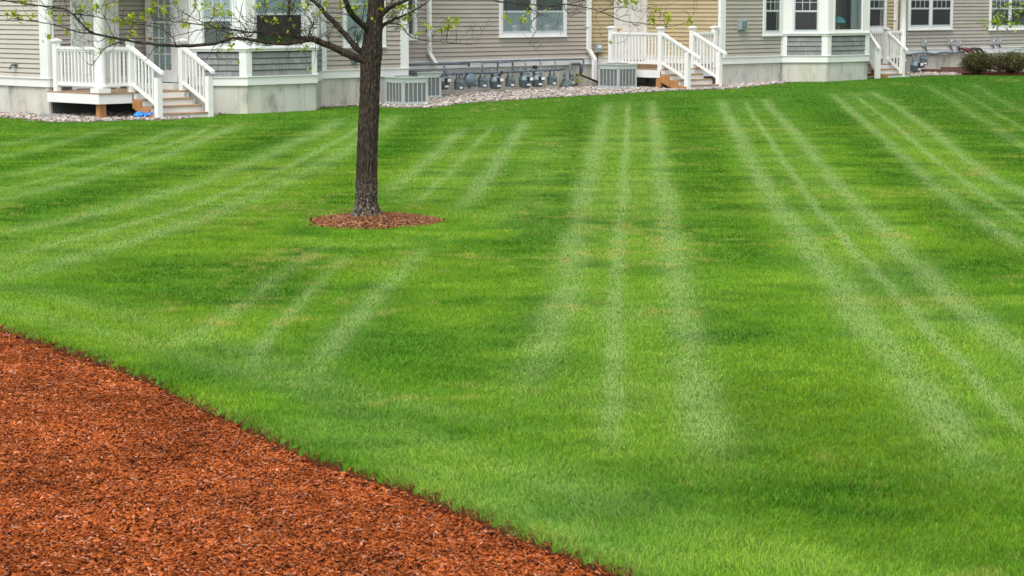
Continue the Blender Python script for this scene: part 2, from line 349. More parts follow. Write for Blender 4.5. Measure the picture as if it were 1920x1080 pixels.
# ------------------------------------------------------------------ mower tracks
TR = []   # (pixel polyline, half width m, strength)
def T(w_, s_, *p):
    if p[0][0] < 760 and p[0][1] < 300: w_, s_ = w_*1.45, s_*.98
    elif w_ < .15: w_ *= 1.06
    TR.append((p, w_, s_))
T(.105, .9, (1140, 192), (1128, 240), (1115, 290), (1105, 330), (1092, 380), (1080, 440), (1072, 500), (1062, 560), (1040, 610), (1020, 660), (1003, 710), (990, 760))
T(.05, 1.05, (1178, 192), (1174, 260), (1171, 320), (1168, 380), (1162, 440), (1155, 500), (1152, 560), (1153, 640), (1152, 700), (1150, 790), (1150, 860))
T(.1, 1, (1222, 190), (1228, 240), (1236, 300), (1243, 350), (1250, 400), (1258, 460), (1266, 520), (1278, 590), (1290, 650), (1302, 720), (1318, 800), (1335, 890))
T(.1, 1, (1352, 188), (1378, 240), (1402, 290), (1424, 330), (1452, 380), (1494, 430), (1528, 480), (1580, 540), (1612, 590), (1650, 640), (1700, 700), (1745, 760), (1800, 830), (1850, 900))
T(.045, 1.05, (1398, 190), (1428, 240), (1460, 290), (1488, 330), (1530, 390), (1582, 450), (1640, 510), (1695, 565), (1740, 620), (1790, 670), (1840, 725), (1900, 790), (1960, 850))
T(.09, .95, (1432, 186), (1462, 220), (1495, 255), (1530, 300), (1570, 345), (1640, 420), (1700, 480), (1760, 540), (1830, 600), (1900, 655), (1990, 720))
T(.085, .85, (1560, 176), (1610, 220), (1655, 260), (1710, 310), (1760, 355), (1820, 400), (1880, 440), (1960, 490))
T(.05, .9, (1600, 178), (1650, 215), (1700, 255), (1760, 305), (1840, 365), (1910, 410), (1990, 455))
T(.085, .85, (1632, 172), (1690, 205), (1745, 245), (1800, 290), (1860, 335), (1930, 370), (2010, 410))
T(.09, .55, (1735, 160), (1790, 190), (1850, 230), (1910, 270), (1980, 310))
T(.05, .55, (1785, 165), (1850, 200), (1930, 250)); T(.09, .55, (1820, 156), (1870, 185), (1930, 215), (2000, 250))
# behind and left of the tree
T(.1, .85, (985, 225), (960, 265), (935, 300), (908, 340), (880, 378), (850, 400))
T(.05, .7, (925, 235), (885, 280), (850, 320), (800, 365), (770, 390)); T(.1, .7, (870, 240), (820, 290), (770, 330), (715, 372))
T(.1, .7, (745, 218), (700, 250), (640, 290), (560, 330), (470, 372), (380, 410), (290, 440), (190, 470), (80, 505), (-40, 540))
T(.05, .8, (690, 225), (640, 262), (560, 305), (470, 345), (370, 385), (270, 415), (160, 445), (30, 478), (-60, 500))
T(.1, .7, (640, 222), (570, 262), (480, 302), (390, 340), (280, 375), (170, 405), (50, 430), (-60, 452))
T(.09, .7, (455, 232), (400, 255), (320, 290), (230, 318), (130, 345), (20, 372), (-60, 390)); T(.05, .7, (400, 235), (330, 268), (240, 298), (140, 325), (10, 355), (-60, 368))
T(.09, .6, (340, 240), (260, 270), (160, 298), (60, 322), (-50, 345))
T(.09, .5, (210, 240), (140, 262), (60, 285), (-40, 305)); T(.09, .5, (120, 248), (60, 262), (-40, 282))
# in front of the ring
T(.07, .7, (598, 465), (560, 495), (520, 525), (480, 560), (430, 590), (385, 615), (350, 640), (310, 680))
T(.045, .75, (650, 478), (620, 510), (585, 545), (550, 585), (515, 620), (485, 655), (478, 690), (490, 730))
T(.075, .8, (790, 470), (755, 505), (725, 540), (695, 570), (660, 605), (630, 640), (600, 680), (560, 730))
# turns along the bed
T(.2, .45, (-60, 560), (60, 590), (180, 622), (300, 652), (420, 690), (560, 730), (700, 790), (860, 850), (1000, 900), (1150, 960))
T(.12, .4, (-60, 520), (100, 555), (260, 600), (420, 650), (560, 700), (700, 750), (900, 790), (1080, 830))
T(.25, .3, (1000, 870), (1150, 930), (1300, 1000), (1500, 1060), (1700, 1100)); T(.25, .35, (600, 800), (760, 860), (900, 920), (1060, 990), (1250, 1060))
T(.12, .4, (830, 395), (900, 405), (970, 415), (1040, 425)); T(.2, .35, (940, 420), (1000, 440), (1040, 425), (960, 405))
T(.13, .35, (575, 452), (640, 462), (740, 462), (830, 448), (880, 430))
BANDS = []   # darker (negative) and lighter mowing strips, blade-lean shading put into the colour
def B(w_, s_, *p): BANDS.append((p, w_, s_))
B(.42, .45, (1180, 192), (1172, 300), (1165, 420), (1160, 520), (1150, 640), (1150, 760))
B(.42, .4, (1395, 190), (1460, 290), (1530, 380), (1620, 490), (1720, 600), (1850, 730))
B(.42, .35, (1600, 175), (1690, 250), (1800, 335), (1930, 430)); B(.35, .35, (930, 230), (850, 320), (780, 380))
B(.42, .4, (690, 225), (560, 310), (370, 385), (160, 445), (-40, 500)); B(.42, .3, (400, 240), (240, 300), (10, 358))
B(.33, -.9, (1275, 185), (1300, 260), (1320, 330), (1345, 400), (1370, 480)); B(.35, -.65, (1085, 195), (1060, 260), (1030, 330), (1010, 400), (990, 470))
B(.4, -.8, (1500, 175), (1560, 220), (1640, 280), (1740, 360), (1850, 440), (1930, 500)); B(.45, -.9, (1690, 165), (1760, 210), (1850, 265), (1950, 320))
B(.35, -.6, (800, 220), (760, 260), (720, 300), (660, 340)); B(.35, -.7, (560, 235), (480, 270), (380, 310), (260, 350), (140, 378), (0, 405))
B(.3, -.55, (1050, 560), (1020, 610), (960, 680), (900, 700)); B(.35, -.8, (230, 520), (330, 500), (430, 500), (520, 500), (470, 560), (330, 560))
B(.5, -.55, (700, 640), (820, 680), (960, 700), (1080, 680)); B(.5, -.55, (1350, 560), (1400, 680), (1450, 800), (1520, 920), (1650, 1000))
B(.6, -.5, (1560, 860), (1700, 900), (1850, 960), (1950, 1040)); B(.35, -.4, (1420, 260), (1560, 420), (1700, 560))
B(.5, -.8, (1840, 150), (1930, 190), (2020, 240)); B(.35, -.4, (250, 245), (100, 285), (-40, 325)); B(1.3, -.45, (1780, 150), (1900, 200), (2000, 260)); B(.8, -.2, (1100, 640), (900, 760), (1000, 800))
B(.3, .4, (1040, 260), (1010, 330), (980, 400))
def pdist(x, y, pts, R):
    pts = np.array(pts); d2 = np.full(x.shape, 1e9)
    m = (x > pts[:, 0].min()-R) & (x < pts[:, 0].max()+R) & (y > pts[:, 1].min()-R) & (y < pts[:, 1].max()+R)
    xx, yy = x[m], y[m]; dd = np.full(xx.shape, 1e9)
    for (ax, ay), (bx, by) in zip(pts[:-1], pts[1:]):
        L = (bx-ax)**2+(by-ay)**2+1e-12; t = np.clip(((xx-ax)*(bx-ax)+(yy-ay)*(by-ay))/L, 0, 1)
        dd = np.minimum(dd, (xx-ax-t*(bx-ax))**2+(yy-ay-t*(by-ay))**2)
    d2[m] = dd; return np.sqrt(d2)
def fields(x, y):
    wx = x+.05*(vnoise(x, y, .6, 5)-.5); pale = np.zeros(x.shape); band = np.zeros(x.shape)
    for p, w_, s_ in TR:
        q = [tuple(G(*a))[:2] for a in p]; d = pdist(wx, y, q, w_*3+.3)
        q = np.array(q); g = s_*np.exp(-(d/(w_*1.25))**2)*np.clip(np.hypot(x-q[-1, 0], y-q[-1, 1])/(.9+w_*4), 0, 1)*np.clip(.35+np.hypot(x-q[0, 0], y-q[0, 1])/3, 0, 1) if w_ < .19 else s_*np.exp(-(d/w_)**2)
        g = g+.22*s_*np.exp(-(d/(w_*2.6))**2) if w_ < .19 else g
        pale = np.maximum(pale, g)+.15*np.minimum(pale, g)
    for p, w_, s_ in BANDS:
        q = [tuple(G(*a))[:2] for a in p]; d = pdist(wx, y, q, w_*3)
        band = band+s_*1.5*np.exp(-(d/w_)**3)
        if s_ > 0: pale = np.maximum(pale, .8*s_*np.exp(-(d/(w_*1.1))**3)*vnoise(x, y*.7, 1.1, 15)*1.5)
    pale = pale*(.55+.45*vnoise(x, y, .3, 9)+.5*vnoise(x, y, 2., 12))
    return pale, np.clip(band, -1, 1)

# ------------------------------------------------------------------ grass blades
def scatter_blades():
    X, Y, Wd = [], [], []
    d0 = 6.6
    while d0 < 67:
        d0p = d0; d1 = min(d0*1.03+.05, 67); dm = (d0+d1)/2
        den = 8600*(9/max(dm, 9))**1.52
        x0, x1 = -.25*dm-1.3, .25*dm+1.3
        n = int(den*(x1-x0)*(d1-d0)); X.append(rng.uniform(x0, x1, n)); Y.append(rng.uniform(d0, d1, n)); Wd.append(np.full(n, .0023*(max(dm, 9)/9)**.85)); d0 = d1
        for sg in (-1, 1):      # thinner cover just outside the view
            n = int(den*.33*2.4*(d1-d0p)); X.append(sg*rng.uniform(.25*dm+1.3, .25*dm+3.7, n)); Y.append(rng.uniform(d0p, d1, n)); Wd.append(np.full(n, .0042*(max(dm, 9)/9)**.85))
    x, y, wd = map(np.concatenate, (X, Y, Wd))
    m = (y > ybed(x)+.0) & (y < yfar(x)) & (ringd(x, y) > .975)
    return x[m], y[m], wd[m]
bxs, bys, bw = scatter_blades(); nb = len(bxs); print('blades', nb)
pale, band = fields(bxs, bys)
edge = np.exp(-((bys-ybed(bxs))/.16)**2); redge = np.exp(-((ringd(bxs, bys)-1)/.14)**2)
tuft = vnoise(bxs, bys, .12, 21)
h = (.024+.014*rng.random(nb))*(.75+.5*tuft)*(1+.55*edge+.25*redge)*(1-.1*np.clip(pale, 0, 1))
h *= .92+.22*np.clip((13-bys)/4, 0, 1)
ln = rng.normal(0, .55, (nb, 2))*h[:, None]
ln[:, 1] += h*(.5*pale-.35*np.clip(-band, 0, 1)+.15*band)
la = (vnoise(bxs, bys, .35, 31)-.5)*5; ln[:, 0] += np.sin(la)*h*.35; ln[:, 1] += np.cos(la)*h*.25
ln[:, 0] -= edge*h*.35; ln[:, 1] -= edge*h*.55
phi = rng.normal(0, .9, nb); sx, sy = np.cos(phi), np.sin(phi)
z0 = zgrid(bxs, bys)-.004
base = np.stack([bxs, bys, z0], -1); side = np.stack([sx, sy, np.zeros(nb)], -1)*(bw*(1+.7*np.clip(pale, 0, 1)))[:, None]*(.75+.6*rng.random(nb))[:, None]
l3 = np.concatenate([ln, np.zeros((nb, 1))], 1); up = np.zeros((nb, 3)); up[:, 2] = h
hl = np.hypot(ln[:, 0], ln[:, 1]); drop = np.clip(1-.35*(hl/np.maximum(h, 1e-4)), .35, 1)
v = np.empty((nb, 5, 3))
v[:, 0] = base-side*.5; v[:, 1] = base+side*.5
mid = base+l3*.38+up*.62; v[:, 2] = mid+side*.42; v[:, 3] = mid-side*.42; v[:, 4] = base+l3+up*drop[:, None]
n1 = vnoise(bxs, bys, 1.7, 41); n2 = vnoise(bxs, bys, .38, 42); n3 = vnoise(bxs, bys, 5., 43); n5 = vnoise(bxs, bys*.5, .9, 44)
base_c = np.array([.165, .365, .01]); dark_c = np.array([.05, .195, .004]); lite_c = np.array([.28, .45, .03]); pale_sheen_c = np.array([.35, .49, .18]); yel_c = np.array([.5, .45, .12])  # track colour: flattened grass, with the sheen of leaning blades painted in
def mix(a, b, t): t = np.clip(t, 0, 1)[:, None]; return a*(1-t)+b*t
c = mix(np.repeat(base_c[None], nb, 0), dark_c, .75*np.clip(-band, 0, 1)+.75*np.clip(.52-n1, 0, 1)*1.6+.35*np.clip(.5-n5, 0, 1))
c = mix(c, lite_c, .55*np.clip(band, 0, 1)+.9*np.clip(n3-.5, 0, 1)+.5*np.clip(n2-.55, 0, 1))
c = mix(c, np.array([.11, .33, .02]), .4*np.clip((11-bys)/3, 0, 1)+.3*edge)
stk = vnoise(bxs*.3, bys, .2, 63)*.6+vnoise(bxs*.4, bys, .55, 64)*.4; stk = (stk-.5)*np.clip((bys-10)/12, .15, 1)
c = mix(c, dark_c, np.clip(-stk, 0, 1)*1.7); c = mix(c, lite_c*1.05, np.clip(stk, 0, 1)*1.9)
oli = vnoise(bxs, bys, 2.2, 65); c = mix(c, np.array([.3, .4, .015]), np.clip(oli-.5, 0, 1)*.9)
fs = vnoise(bxs, bys, .8, 61)*.6+vnoise(bxs, bys, .25, 62)*.4
c = mix(c, dark_c*.85, np.clip(.47-fs, 0, 1)*2.6); c = mix(c, lite_c*1.1, np.clip(fs-.53, 0, 1)*2.6)
c = mix(c, np.array([.075, .23, .022]), .75*np.clip((bys-28)/24, 0, 1)+.25*np.clip((bxs-6)/8, 0, 1)); c = mix(c, pale_sheen_c, .6*np.clip(pale, 0, 1.05))
yel = np.clip((vnoise(bxs, bys*.8, .17, 51)*vnoise(bxs, bys, 1.6, 52)-.5)*4.5, 0, .75)+.35*edge*(vnoise(bxs, bys, .35, 53) > .6)+.25*redge
for (px, py, rx, ry) in [(1700, 565, .6, .3), (1380, 400, .3, .3), (350, 607, .25, .12), (1700, 250, .4, .5), (430, 205, .3, .3), (690, 490, .25, .15), (1000, 380, .2, .2), (290, 645, .15, .1)]:
    q = G(px, py); yel = yel+.5*np.exp(-((bxs-q.x)/rx)**2-((bys-q.y)/ry)**2)
c = mix(c, yel_c, yel*rng.uniform(.2, 1.1, nb))
dead = rng.random(nb) < .035+.12*edge; c[dead] = c[dead]*.35+np.array([.4, .34, .17])*.65
c *= .89*(1+(rng.random(nb)-.5)*np.where(bys < 14, .7, .38)*(1-.5*np.clip(pale, 0, 1)))[:, None]
vc = np.repeat(c[:, None, :], 5, 1)
base_i = np.arange(nb)[:, None]*5
o = npmesh('grass', v.reshape(-1, 3), [base_i+np.array([[0, 1, 2, 3]]), base_i+np.array([[3, 2, 4]])], M['blade'], col=vc.reshape(-1, 3))
tag(o, 'short mown green grass with light mower stripes painted into the blade colours', 'grass', kind='stuff')

# ------------------------------------------------------------------ mulch chips and pebbles
def chips(name, x, y, z, smin, smax, pal, label, tilt=.35, lift=.0):
    n = len(x); pv = .5+.75*vnoise(x, y, .5, 71)*.6+.5*vnoise(x, y, .12, 72); L = rng.uniform(smin, smax, n)*rng.choice([.5, .8, 1, 1.35], n); Wc = rng.uniform(.0035, .009, n)*(L/smax+.6)*np.where(np.asarray(smax) > .03, 1.4 if np.ndim(smax) else 1, 1); H = rng.uniform(.0018, .004, n)
    yaw = rng.normal(.25, .9, n); ti = rng.normal(0, tilt, n); ro = rng.normal(0, tilt*1.3, n)
    ax = np.stack([np.cos(yaw)*np.cos(ti), np.sin(yaw)*np.cos(ti), np.sin(ti)], -1)
    ay = np.stack([-np.sin(yaw)*np.cos(ro), np.cos(yaw)*np.cos(ro), np.sin(ro)], -1); az = np.cross(ax, ay)
    c0 = np.stack([x, y, z+rng.uniform(.0, .02, n)+lift+.012*vnoise(x, y, .15, 73)], -1); vv = np.empty((n, 8, 3)); k = 0
    for sz in (-1, 1):
        for (a, b) in ((-1, -1), (1, -1), (1, 1), (-1, 1)):
            tp = np.where(a > 0, rng.uniform(.3, 1, n), 1.0)[:, None]
            vv[:, k] = c0+ax*(L*.5*a)[:, None]+ay*(Wc*.5*b)[:, None]*tp+az*(H*.5*sz)[:, None]; k += 1
    fi = np.array([[4, 5, 6, 7], [0, 1, 5, 4], [1, 2, 6, 5], [2, 3, 7, 6], [3, 0, 4, 7]])
    f = (np.arange(n)[:, None, None]*8+fi[None]).reshape(-1, 4)
    pal = np.array(pal); cc = pal[rng.integers(0, len(pal), n)]*rng.uniform(.6, 1.3, n)[:, None]*pv[:, None]*np.array([.84, .7, .76])*(1.0 if np.ndim(smax) else np.array([1.15, 1.5, 1.5]))
    o = npmesh(name, vv.reshape(-1, 3), [f], M['chip'], col=np.repeat(cc[:, None], 8, 1).reshape(-1, 3)); return tag(o, label, 'mulch', kind='stuff')
PAL = [(.42, .125, .025), (.36, .1, .022), (.5, .165, .04), (.26, .065, .015), (.4, .125, .03), (.52, .2, .07), (.08, .025, .012), (.45, .14, .03), (.34, .095, .022), (.36, .1, .022), (.46, .15, .04), (.16, .04, .014), (.55, .27, .14), (.4, .12, .025), (.3, .08, .02), (.42, .13, .03)]*3+[(.55, .34, .22)]
n = 1700000; x = rng.uniform(-9, 3.4, n); y = rng.uniform(5.2, 18.5, n); inn = (x > -.25*y-.6) & (x < .25*y+.6) & (y > 6.5); m = (y < ybed(x)-.045+.02*vnoise(x, y, .2, 75)+np.where(rng.random(n) < .06, np.abs(rng.normal(0, .07, n)), 0)) & (inn | (rng.random(n) < .3)) & (x > -.27*y-4.5); x, y, inn = x[m], y[m], inn[m]
chips('mulch_chips', x, y, zgrid(x, y), np.where(inn, .009, .016), np.where(inn, .026, .04), PAL, 'red brown shredded wood mulch chips covering the near left bed')
n = 16000; x = rng.uniform(RC.x-1, RC.x+1, n); y = rng.uniform(RC.y-1.1, RC.y+1.1, n); m = ringd(x, y) < .93; x, y = x[m], y[m]
chips('tree_ring_mulch', x, y, zgrid(x, y), .015, .04, [(.32, .12, .045), (.36, .15, .07), (.24, .09, .035), (.44, .24, .13), (.14, .055, .03)], 'reddish wood chips mulching the ring around the tree trunk')

def pebbles():
    n = 140000; x = rng.uniform(-13.5, 19, n); y = rng.uniform(43, 69, n); xsh = G(1800, 140).x
    m = (y > yfar(x)-.03) & (y < yfar(x)+4.2) & (x < xsh) & (x > -.27*y-1) & (x < .27*y+1); x, y = x[m], y[m]; n = len(x); print('pebbles', n)
    ph = (1+5**.5)/2; ico = np.array([(-1, ph, 0), (1, ph, 0), (-1, -ph, 0), (1, -ph, 0), (0, -1, ph), (0, 1, ph), (0, -1, -ph), (0, 1, -ph), (ph, 0, -1), (ph, 0, 1), (-ph, 0, -1), (-ph, 0, 1)])/1.9
    fi = np.array([(0, 11, 5), (0, 5, 1), (0, 1, 7), (0, 7, 10), (0, 10, 11), (1, 5, 9), (5, 11, 4), (11, 10, 2), (10, 7, 6), (7, 1, 8), (3, 9, 4), (3, 4, 2), (3, 2, 6), (3, 6, 8), (3, 8, 9), (4, 9, 5), (2, 4, 11), (6, 2, 10), (8, 6, 7), (9, 8, 1)])
    r = rng.uniform(.015, .042, n); sc = np.stack([r*rng.uniform(.8, 1.5, n), r*rng.uniform(.7, 1.2, n), r*rng.uniform(.4, .8, n)], -1)
    a = rng.uniform(0, 6.28, n); q = ico[None]*sc[:, None]*rng.uniform(.85, 1.15, (n, 12, 1)); ca, sa = np.cos(a)[:, None], np.sin(a)[:, None]
    vv = np.stack([q[..., 0]*ca-q[..., 1]*sa+x[:, None], q[..., 0]*sa+q[..., 1]*ca+y[:, None], q[..., 2]+(zground(x, y)+.012+rng.uniform(0, .03, n))[:, None]], -1)
    pal = np.array([(.5, .46, .42), (.6, .56, .52), (.42, .37, .33), (.35, .33, .32), (.55, .45, .38), (.66, .62, .58), (.25, .23, .22), (.5, .38, .3)])
    cc = pal[rng.integers(0, 8, n)]*np.array([.98, .975, .96])*rng.uniform(.6, 1.12, n)[:, None]
    f = (np.arange(n)[:, None, None]*12+fi[None]).reshape(-1, 3)
    o = npmesh('gravel_pebbles', vv.reshape(-1, 3), [f], M['pebble'], col=np.repeat(cc[:, None], 12, 1).reshape(-1, 3), smooth=True)
    tag(o, 'pale rounded gravel pebbles between the lawn and the house walls', 'gravel', kind='stuff')
pebbles()

# ------------------------------------------------------------------ house plan (world points from the survey of the photo)
EXPO = .109
ZT = .80           # top of the white band at the foot of the siding (about the same on every house)
def pt(px, Y, z=.75): return Vector(((px-960)/FPX*(Y*cp+(E-z)*sp), Y, 0))
def along(A, d, px): return A+d*colray(px, A, d)
A_dir = Vector((math.cos(math.radians(1)), math.sin(math.radians(1)), 0))
# left house
A0 = pt(356, 46.4); A1 = along(A0, Vector((1, 0, 0)), 463); B1 = along(A1, U, 593)
def meet(A, d, B, e):
    k = d.x*e.y-d.y*e.x; r = B-A; return A+d*((r.x*e.y-r.y*e.x)/k)
C0 = meet(A0, U, B1, Vector((0, 1, 0))); C0 = along(B1, Vector((0, 1, 0)), 602); C1 = along(C0, U, 764)
P0 = pt(92, 45.7); MN = meet(P0, U, A0, W); L1 = P0+W*4.5
# middle
D_ = pt(790, 53.8); D0 = meet(D_, U, C1, W)
FC = pt(1350, 58.05); N2 = along(FC, W, 1212); P2 = along(N2, -U, 1148); DL = along(D_, U, 1105); D1 = DL
F1 = along(FC, U, 1466); G1 = along(F1, Vector((1, .015, 0)), 1551); G2 = along(G1, U, 1628); G3 = G2+Vector((0, 1, 0))*1.2
K_ = pt(1698, 65.9); K0 = K_; K1 = K_+U*14
NK = meet(G3, U, K0, W)
def zpx(px, py, A, d): return hit(px, py, A, d)[1]

def mbn(): return MB()
def nrm(d):           # horizontal normal facing the camera side of a wall that runs left to right
    return Vector((d.y, -d.x, 0)).normalized()
def siding(parent, A, Bp, zb, zt, mat, expo=EXPO, name='siding', s0=0, s1=None):
    d = (Bp-A); L = d.length; d = d/L; n = nrm(d); b = MB(); s1 = L if s1 is None else s1
    z = zb
    while z < zt-.01:
        zz = min(z+expo, zt); a0 = A+d*s0; a1 = A+d*s1
        zg = zz-.019; pr = [(-.02, z+.001), (.019, z), (.003, zg), (-.02, zg+.001)]
        for (d0, h0), (d1, h1) in zip(pr[:-1], pr[1:]):
            b.quad([V3(a0+n*d0, h0), V3(a1+n*d0, h0), V3(a1+n*d1, h1), V3(a0+n*d1, h1)], [(s0, h0-zb), (s1, h0-zb), (s1, h1-zb), (s0, h1-zb)])
        z = zz
    # backing sheet so the wall is solid
    b.box(V3(A+d*s0-n*.12, zb), d*(s1-s0), n*.099, Vector((0, 0, zt-zb)))
    return b.build(name, mat, parent)
def foundation(parent, pts, zt_list, name='foundation'):
    b = MB(); s = 0
    for (a, c), zt in zip(zip(pts[:-1], pts[1:]), zt_list):
        d = (c-a); L = d.length; d = d/L; n = nrm(d); o = a-n*.02
        q = [V3(o, -.8), V3(o+d*L, -.8), V3(o+d*L, zt), V3(o, zt)]
        b.quad(q, [(s, -.8), (s+L, -.8), (s+L, zt), (s, zt)])
        b.box(V3(a-n*.14, -.8), d*L, n*.11, Vector((0, 0, zt+.8))); s += L
    return b.build(name, M['concrete'], parent)
def band(parent, pts, zt_list, hh=.195, name='trim_band'):
    b = MB()
    for i, ((a, c), zt) in enumerate(zip(zip(pts[:-1], pts[1:]), zt_list)):
        d = (c-a); L = d.length; d = d/L; n = nrm(d)
        b.wb(a, d, n, -.003*i, L+.012, zt-hh, zt-.022, -.02, .022+.0007*i); b.wb(a, d, n, -.01, L+.018+.0005*i, zt-.022, zt, -.02, .045+.0007*i)
    return b.build(name, M['white'], parent)
def corner(parent, A, d, s0, s1, zb, zt, name='corner_board', dd=.026, mat='white'):
    b = MB(); b.wb(A, d, nrm(d), s0, s1, zb, zt, -.02, dd); return b.build(name, M[mat], parent)
def win(parent, A, d, s0, s1, zb, zt, cas=.09, ndiv=1, rail=None, muntin=None, mull=.09, inner='dark_in', upper=None, open_=False, sill=True, label=None, sashmat='sash', casname='window'):
    """a window on wall A,d: casing s0..s1, zb..zt; rail = z of the meeting rail; muntin=(cols, rows) of the upper sash"""
    n = nrm(d); b = MB()
    b.wb(A, d, n, s0, s0+cas, zb, zt, -.02 if open_ else .0, .045); b.wb(A, d, n, s1-cas, s1, zb, zt, -.02 if open_ else 0, .045)
    b.wb(A, d, n, s0+cas, s1-cas, zb, zb+cas*.8, -.02 if open_ else 0, .044); b.wb(A, d, n, s0+cas, s1-cas, zt-cas, zt, -.02 if open_ else 0, .044)
    if sill: b.wb(A, d, n, s0-.02, s1+.02, zb-.03, zb, 0, .07)
    wd = (s1-s0-2*cas-(ndiv-1)*mull)/ndiv
    for i in range(1, ndiv): q = s0+cas+i*wd+(i-1)*mull; b.wb(A, d, n, q, q+mull, zb+cas*.8, zt-cas, 0, .043)
    c = b.build(casname, M['white'], parent, label=label)
    gz0, gz1 = zb+cas*.8, zt-cas
    for i in range(ndiv):
        q0 = s0+cas+i*(wd+mull); q1 = q0+wd; sw = .045
        sb = MB(); sb.wb(A, d, n, q0, q0+sw, gz0, gz1, .0, .032); sb.wb(A, d, n, q1-sw, q1, gz0, gz1, .0, .032)
        sb.wb(A, d, n, q0+sw, q1-sw, gz0, gz0+.06, 0, .031); sb.wb(A, d, n, q0+sw, q1-sw, gz1-sw, gz1, 0, .031)
        if rail: sb.wb(A, d, n, q0+sw, q1-sw, rail-.025, rail+.025, 0, .036)
        if muntin and rail:
            nc, nr = muntin; ww = (q1-q0-2*sw); hh = gz1-sw-rail-.025; pitch = .22
            for k in range(1, nc): sb.wb(A, d, n, q0+sw+ww*k/nc-.009, q0+sw+ww*k/nc+.009, rail+.025, gz1-sw, .02, .03)
            zz = rail+.025+pitch
            while zz < gz1-sw-.05: sb.wb(A, d, n, q0+sw, q1-sw, zz-.009, zz+.009, .02, .0292); zz += pitch
        elif muntin:
            nc, nr = muntin; ww = (q1-q0-2*sw); hh = gz1-gz0-.06-sw
            for k in range(1, nc): sb.wb(A, d, n, q0+sw+ww*k/nc-.011, q0+sw+ww*k/nc+.011, gz0+.06, gz1-sw, .02, .03)
            for k in range(1, nr): zz = gz0+.06+hh*k/nr; sb.wb(A, d, n, q0+sw, q1-sw, zz-.011, zz+.011, .02, .0292)
        sb.build('sash', M[sashmat], c)
        g = MB(); g.wb(A, d, n, q0+sw, q1-sw, gz0+.06, gz1-sw, .022, .026); g.build('pane', M['glass'], c)
        if not open_:
            k = MB(); zr = rail or gz1
            k.wb(A, d, n, q0+.01, q1-.01, gz0+.01, zr if upper else gz1-.01, .004, .0205); k.build('blind_or_dim_panel', M[inner], c)  # blind where pale; dark_in and dusk panels paint the room's darkness
            if upper: k = MB(); k.wb(A, d, n, q0+.01, q1-.01, zr, gz1-.01, .004, .0207); k.build('blind_or_dim_panel', M[upper], c)
    return c
def wpx(parent, A, d, x0, x1, ybot, ztop, yrail=None, **k):
    s0, zb = hit(x0, ybot, A, d); s1 = colray(x1, A, d); xm = (x0+x1)/2
    zb = (hit(x0, ybot, A, d)[1]) if not k.get('zmid') else hit(xm, ybot, A, d)[1]; k.pop('zmid', None)
    r = hit(x0, yrail, A, d)[1] if yrail is not None else None
    return win(parent, A, d, s0, s1, zb, ztop, rail=r, **k)
def body(parent, pts, zb=-.6, zt=5.6, name='wall_core', mat='taupe'):
    me = bpy.data.meshes.new(name); n = len(pts)
    v = [(*p[:2], zb) for p in pts]+[(*p[:2], zt) for p in pts]
    f = [tuple(range(n))[::-1], tuple(range(n, 2*n))]+[(i, (i+1) % n, n+(i+1) % n, n+i) for i in range(n)]
    me.from_pydata([tuple(Vector(q)-wloc(parent)) for q in v], [], f); me.materials.append(M[mat]); me.update()
    o = bpy.data.objects.new(name, me); COL.objects.link(o); o.parent = parent; return o
def roof(parent, pts, z=5.6):
    b = MB(); n = len(pts); c = sum(pts, Vector())/n; up = [V3(p+(p-c).normalized()*.5, z) for p in pts]
    top = [V3(p, z+.25) for p in up]; ap = V3(c, z+2.6)
    b.quad(up[::-1])
    for i in range(n): j = (i+1) % n; b.quad([up[i], up[j], top[j], top[i]]); b.quad([top[i], top[j], ap])
    return b.build('roof', M['roof'], parent)
def downspout(parent, A, d, px, ytop_z, ybend, shift, zend, wid=.11, off=.1):
    n = nrm(d); s, zb = hit(px, ybend, A, d); b = MB()
    b.wb(A, d, n, s-wid/2, s+wid/2, zb, ytop_z, .02, .02+.08)
    for k in (.25, .5, .75): b.wb(A, d, n, s-wid/2+wid*k-.006, s-wid/2+wid*k+.006, zb, ytop_z, .1, .104)
    for zz in (zb+.6, zb+1.9): b.wb(A, d, n, s-wid*.75, s+wid*.75, zz, zz+.03, .01, .106)
    q0 = V3(A+d*s+n*.06, zb); z1 = zb-.28; q1 = V3(A+d*(s+shift*.6)+n*(.06+off), z1)
    def seg(a, c):
        e = [a-d*wid/2-n*.04, a+d*wid/2-n*.04, a+d*wid/2+n*.04, a-d*wid/2+n*.04]; g = [x+(c-a) for x in e]
        for i in range(4): j = (i+1) % 4; b.quad([g[i], g[j], e[j], e[i]])
    seg(q0, q1)
    if zend is not None: seg(q1, V3(q1, zend+.0)); 
    return b.build('downspout', M['white_vinyl'], parent), q1
ZTOP = 5.5

# ---- left townhouse
zL = hit(92, 146.5, P0, W)[1]; zA = hit(430, 143.8, A0, Vector((1, 0, 0)))[1]; zB = hit(528, 140.3, A1, U)[1]; zC = hit(735, 127.7, C0, U)[1]
zB = (zA+zB)/2
print('trim heights', zL, zA, zB, zC)
h1 = thing('townhouse', 'taupe townhouse at left with white corner porch, grey shingled bay and pale concrete foundation', 'townhouse', V3(P0, 0), group='row of attached townhouses')
body(h1, [L1+W*4, P0+W*.1-N*0+U*.06-W*.1+(-N)*0, MN+U*.06, A0+U*.05+W*.13, C1+W*.13-U*.08, C1+W*9], mat='dusk')
siding(h1, L1, P0, zL, ZTOP, M['lit_taupe'], .1025); siding(h1, P0, MN, zL, ZTOP, M['taupe'], .1025)
siding(h1, MN, A0, zL, ZTOP, M['taupe'], .1025); siding(h1, C0, C1, zC, ZTOP, M['taupe'])
foundation(h1, [L1, P0, MN, A0, A1, B1, C0, C1], [zL-.19]*3+[zA-.19, zB-.19, (zB+zC)/2-.19, zC-.19])
